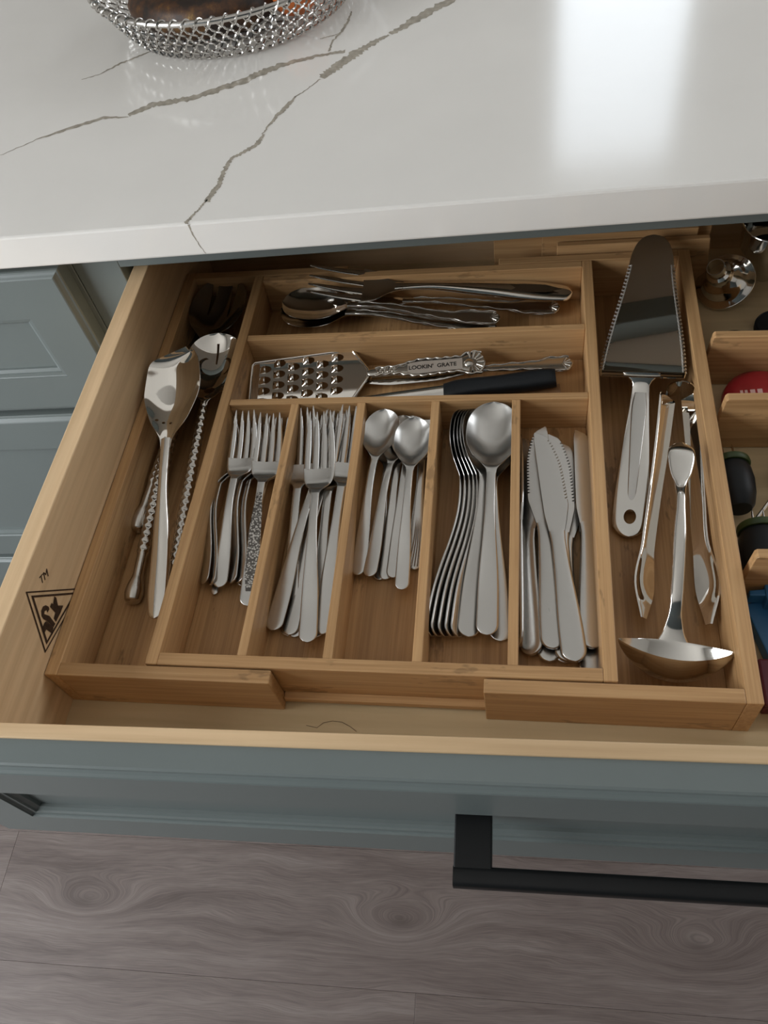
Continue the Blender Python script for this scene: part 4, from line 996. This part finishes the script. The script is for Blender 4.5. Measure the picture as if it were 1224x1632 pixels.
# black oval lids
def lid(loc, r, label, tilt):
    o = empty('black_puck', label, 'puck', 'black discs behind the divider', loc)
    lathe('disc', [(0.0001, 0.0), (r - 0.002, 0.0), (r, 0.0015), (r, 0.006), (r - 0.0018, 0.0085), (0.0001, 0.0092)], 'black_plastic', o, 48, False)
    lathe('rim_ring', [(r - 0.001 + 0.0012 * math.cos(a), 0.0062 + 0.0012 * math.sin(a)) for a in np.linspace(0, 2 * math.pi, 8, endpoint=False)], 'black_plastic', o, 48)
    o.rotation_euler = tilt; return o
lid((0.5290, 0.3540, 0.0012), 0.0195, 'black round disc half hidden behind the rear divider, left one', (math.radians(4), 0, 0))
lid((0.5670, 0.3790, 0.0012), 0.0190, 'black round disc at the frame edge right of the funnel', (math.radians(4), 0, 0))
# red disc cutter with pale stripes
rd = empty('red_disc', 'red plastic disc with pale stripes standing between two dividers', 'disc', None, (0.5400, 0.2850, 0.0008))
V = []
d_ = lathe('disc_shell', [(0.0001, 0.0), (0.026, 0.0), (0.0315, 0.004), (0.0325, 0.009), (0.0310, 0.015), (0.023, 0.0215), (0.0001, 0.024)], 'red_plastic', rd, 64, False)
for k, xx in enumerate((-0.019, -0.0155, -0.0105, -0.005)):
    wv = (0.0011, 0.0011, 0.0019, 0.0019)[k]; Vs = []; Fs = []
    for i in range(10):
        yy2 = -0.020 + i * 0.0024
        for e in (-wv, wv):
            r = math.hypot(xx + e, yy2); zz3 = np.interp(r, [0.0, 0.023, 0.031, 0.0325], [0.024, 0.0215, 0.015, 0.009]); Vs.append((xx + e, yy2, zz3 + 0.0004))
        if i: Fs.append((2 * i - 2, 2 * i - 1, 2 * i + 1, 2 * i))
    link('stripe', Vs, Fs, 'pale_stripe', rd, False)
# corn holders
def corn(loc, rot, label, s=1.0):
    o = empty('corn_holder', label, 'corn holder', 'black corn holders between the dividers', loc)
    lathe('grip', [(0.0001, 0.0), (0.0085 * s, 0.0), (0.0115 * s, 0.004), (0.0140 * s, 0.014), (0.0150 * s, 0.026), (0.0142 * s, 0.036), (0.0122 * s, 0.041), (0.0001, 0.042)], 'black_plastic', o, 36, False)
    lathe('green_collar', [(0.0001, 0.0405), (0.0140 * s, 0.0405), (0.0150 * s, 0.0425), (0.0146 * s, 0.0455), (0.0110 * s, 0.0475), (0.0001, 0.048)], 'green_plastic', o, 36, False)
    for sx in (-1, 1): tube('prong', [(sx * 0.004, 0, 0.047), (sx * 0.004, 0, 0.060), (sx * 0.004, 0, 0.064)], [0.0009, 0.0009, 0.0002], 'polish', o, 8)
    o.rotation_euler = rot; return o
corn((0.5060, 0.1700, 0.0165), (math.radians(-90), 0, math.radians(2)), 'black corn holder with green collar lying just in front of the middle divider')
corn((0.5150, 0.1070, 0.0165), (math.radians(-90), 0, math.radians(-3)), 'black corn holder with green collar lying nearer the front divider', 1.12)
bl = empty('black_scoop', 'black rounded plastic handle at the right frame edge beside the corn holders', 'utensil', None, (0.5400, 0.1960, 0.0010))
u = U(30, True); yl = u * 0.055
strip('grip', yl, -0.0155 * np.sqrt(np.clip(1 - (2 * u - 1) ** 2, 0.001, 1)), 0.0155 * np.sqrt(np.clip(1 - (2 * u - 1) ** 2, 0.001, 1)), np.full(30, 0.011), np.zeros(30), 0.021 * np.sqrt(np.clip(1 - (2 * u - 1) ** 2, 0.002, 1)), 'black_plastic', bl, 14, 2.2)
tube('metal_shank', [(0.0, 0.002, 0.011), (0.001, -0.025, 0.008), (0.0015, -0.050, 0.006)], 0.0016, 'polish', bl, 8)
bl.rotation_euler = (0, 0, math.radians(-38))
# blue clip and maroon block in the front bay
bc = empty('blue_clip', 'bright blue plastic bag clip against the organizer wall in the front bay', 'clip', None, (0.5045, 0.0900, 0.0008))
prism('arm', [(-0.006, 0.0), (0.008, 0.004), (0.030, -0.072), (0.014, -0.076)], 0.0, 0.012, 'blue_plastic', bc, 2, 0.001)
prism('arm', [(-0.0045, 0.0045), (0.012, 0.0065), (0.034, -0.066), (0.030, -0.068), (0.008, 0.0005), (-0.0045, 0.0005)], 0.0125, 0.024, 'blue_plastic', bc, 2, 0.0008)
box('hinge', 0.006, 0.014, -0.004, 0.0085, 0.0, 0.026, 'blue_plastic', bc, 0.001)
mb = empty('maroon_case', 'dark red plastic case at the right frame edge near the organizer front corner', 'case', None, (0.500, 0.012, 0.0006))
box('case_body', 0.0, 0.06, 0.0, 0.034, 0.0, 0.012, 'maroon', mb, 0.002)
box('case_lid', 0.0, 0.06, 0.0, 0.034, 0.0123, 0.017, 'maroon', mb, 0.0018)

# a stray hair on the drawer bottom
hp = [at(px, py, 0.0004) for px, py in ((488, 1156), (505, 1160), (515, 1152), (530, 1149), (545, 1151), (558, 1158), (568, 1166))]
tag(tube('stray_hair', hp, 0.00016, 'hair', None, 5), 'thin dark curved hair lying on the pale drawer bottom at the front', 'hair')

# ================================================================== wire basket with fruit on the counter
bx, by = 0.035, 0.733
bk_ = empty('wire_basket', 'round woven steel wire basket of fruit on the white countertop', 'basket', None, (bx, by, ZT + 0.0004))
RB, RTp, HB = 0.118, 0.150, 0.048
def brad(h): return RB + (RTp - RB) * (h / HB) ** 0.75
NW = 72; NR = 8
ring = [(RTp * math.cos(a), RTp * math.sin(a), HB) for a in np.linspace(0, 2 * math.pi, 96, endpoint=False)]
tube('rim_wire', ring, 0.0030, 'wire', bk_, 8, True)
for r in range(NR):
    h0 = HB - 0.0005 - r * (HB / NR); pts = []; steps = NW * 8
    amp = HB / NR * 0.72; ph = math.pi * (r % 2)
    for i in range(steps):
        a = 2 * math.pi * i / steps; t_ = NW * a + ph
        tri = math.asin(math.sin(t_) * 0.96) / (math.pi / 2)
        h = max(0.0012, h0 - HB / NR * 0.5 + tri * amp); rr = brad(max(h, 0.0)) + 0.0016 * math.cos(t_ * 2) * (1 if r % 2 else -1)
        pts.append((rr * math.cos(a), rr * math.sin(a), h))
    tube('woven_wire', pts, 0.00105, 'wire', bk_, 5, True)
pts = []
for i in range(NW * 12):
    a = 2 * math.pi * i / (NW * 12); t_ = NW * a; rr = RTp + 0.0041 * math.cos(t_); pts.append((rr * math.cos(a), rr * math.sin(a), HB - 0.0002 + 0.0041 * math.sin(t_)))
tube('rim_binding', pts, 0.00085, 'wire', bk_, 5, True)
for k in range(13):     # floor wires
    s = -0.09 + k * 0.015; l = math.sqrt(max(RB ** 2 - s * s, 0.0001)) - 0.001
    tube('floor_wire', [(s, -l, 0.0016), (s, l, 0.0016)], 0.0008, 'wire', bk_, 5); tube('floor_wire', [(-l, s, 0.0028), (l, s, 0.0028)], 0.0008, 'wire', bk_, 5)
def banana(loc, rz, label, R=0.105, r=0.0195, span=(200, 325)):
    o = empty('banana', label, 'banana', 'overripe bananas in the basket', loc, rz)
    n = 34; P = []; rr = []
    for i in range(n):
        s = i / (n - 1); a = math.radians(span[0] + (span[1] - span[0]) * s); P.append((R * math.cos(a), R * math.sin(a), 0.0)); rr.append(r * pch([s], [(0, 0.18), (0.06, 0.45), (0.2, 0.92), (0.5, 1.0), (0.8, 0.9), (0.93, 0.5), (1, 0.28)])[0])
    tube('peel', P, rr, 'banana', o, 10)
    a = math.radians(span[1]); e = Vector(P[-1]); t = Vector((-math.sin(a), math.cos(a), 0.1))
    tube('stem', [e - t * 0.004, e + t * 0.012, e + t * 0.026], [0.0052, 0.0040, 0.0050], 'stem', o, 8)
    tube('blossom_tip', [Vector(P[0]) + Vector((0, 0.003, 0)), Vector(P[0]) + Vector((-0.002, 0.008, 0))], [0.0042, 0.002], 'stem', o, 8)
    return o
banana((bx - 0.012, by + 0.008, ZT + 0.0260), math.radians(-6), 'overripe brown banana lying along the near rim of the basket', R=0.096)
banana((bx - 0.010, by + 0.055, ZT + 0.0350), math.radians(4), 'blackened banana behind the near one in the basket', R=0.100, r=0.0205)
banana((bx - 0.030, by + 0.050, ZT + 0.0560), math.radians(28), 'mottled yellow and brown banana on top of the others in the basket', R=0.085, r=0.0175, span=(215, 300))
of = empty('orange_fruit', 'orange fruit showing through the right side of the wire basket', 'fruit', None, (bx + 0.074, by - 0.052, ZT + 0.0310))
lathe('skin', [(0.0270 * math.sin(a) * (1 - 0.04 * math.cos(a)), -0.0255 * math.cos(a)) for a in np.linspace(0.02, math.pi - 0.02, 22)], 'orange', of, 36, False, sharp=80)
lathe('stem_button', [(0.0001, 0.0248), (0.0030, 0.0248), (0.0025, 0.0268), (0.0001, 0.0270)], 'stem', of, 12, False)
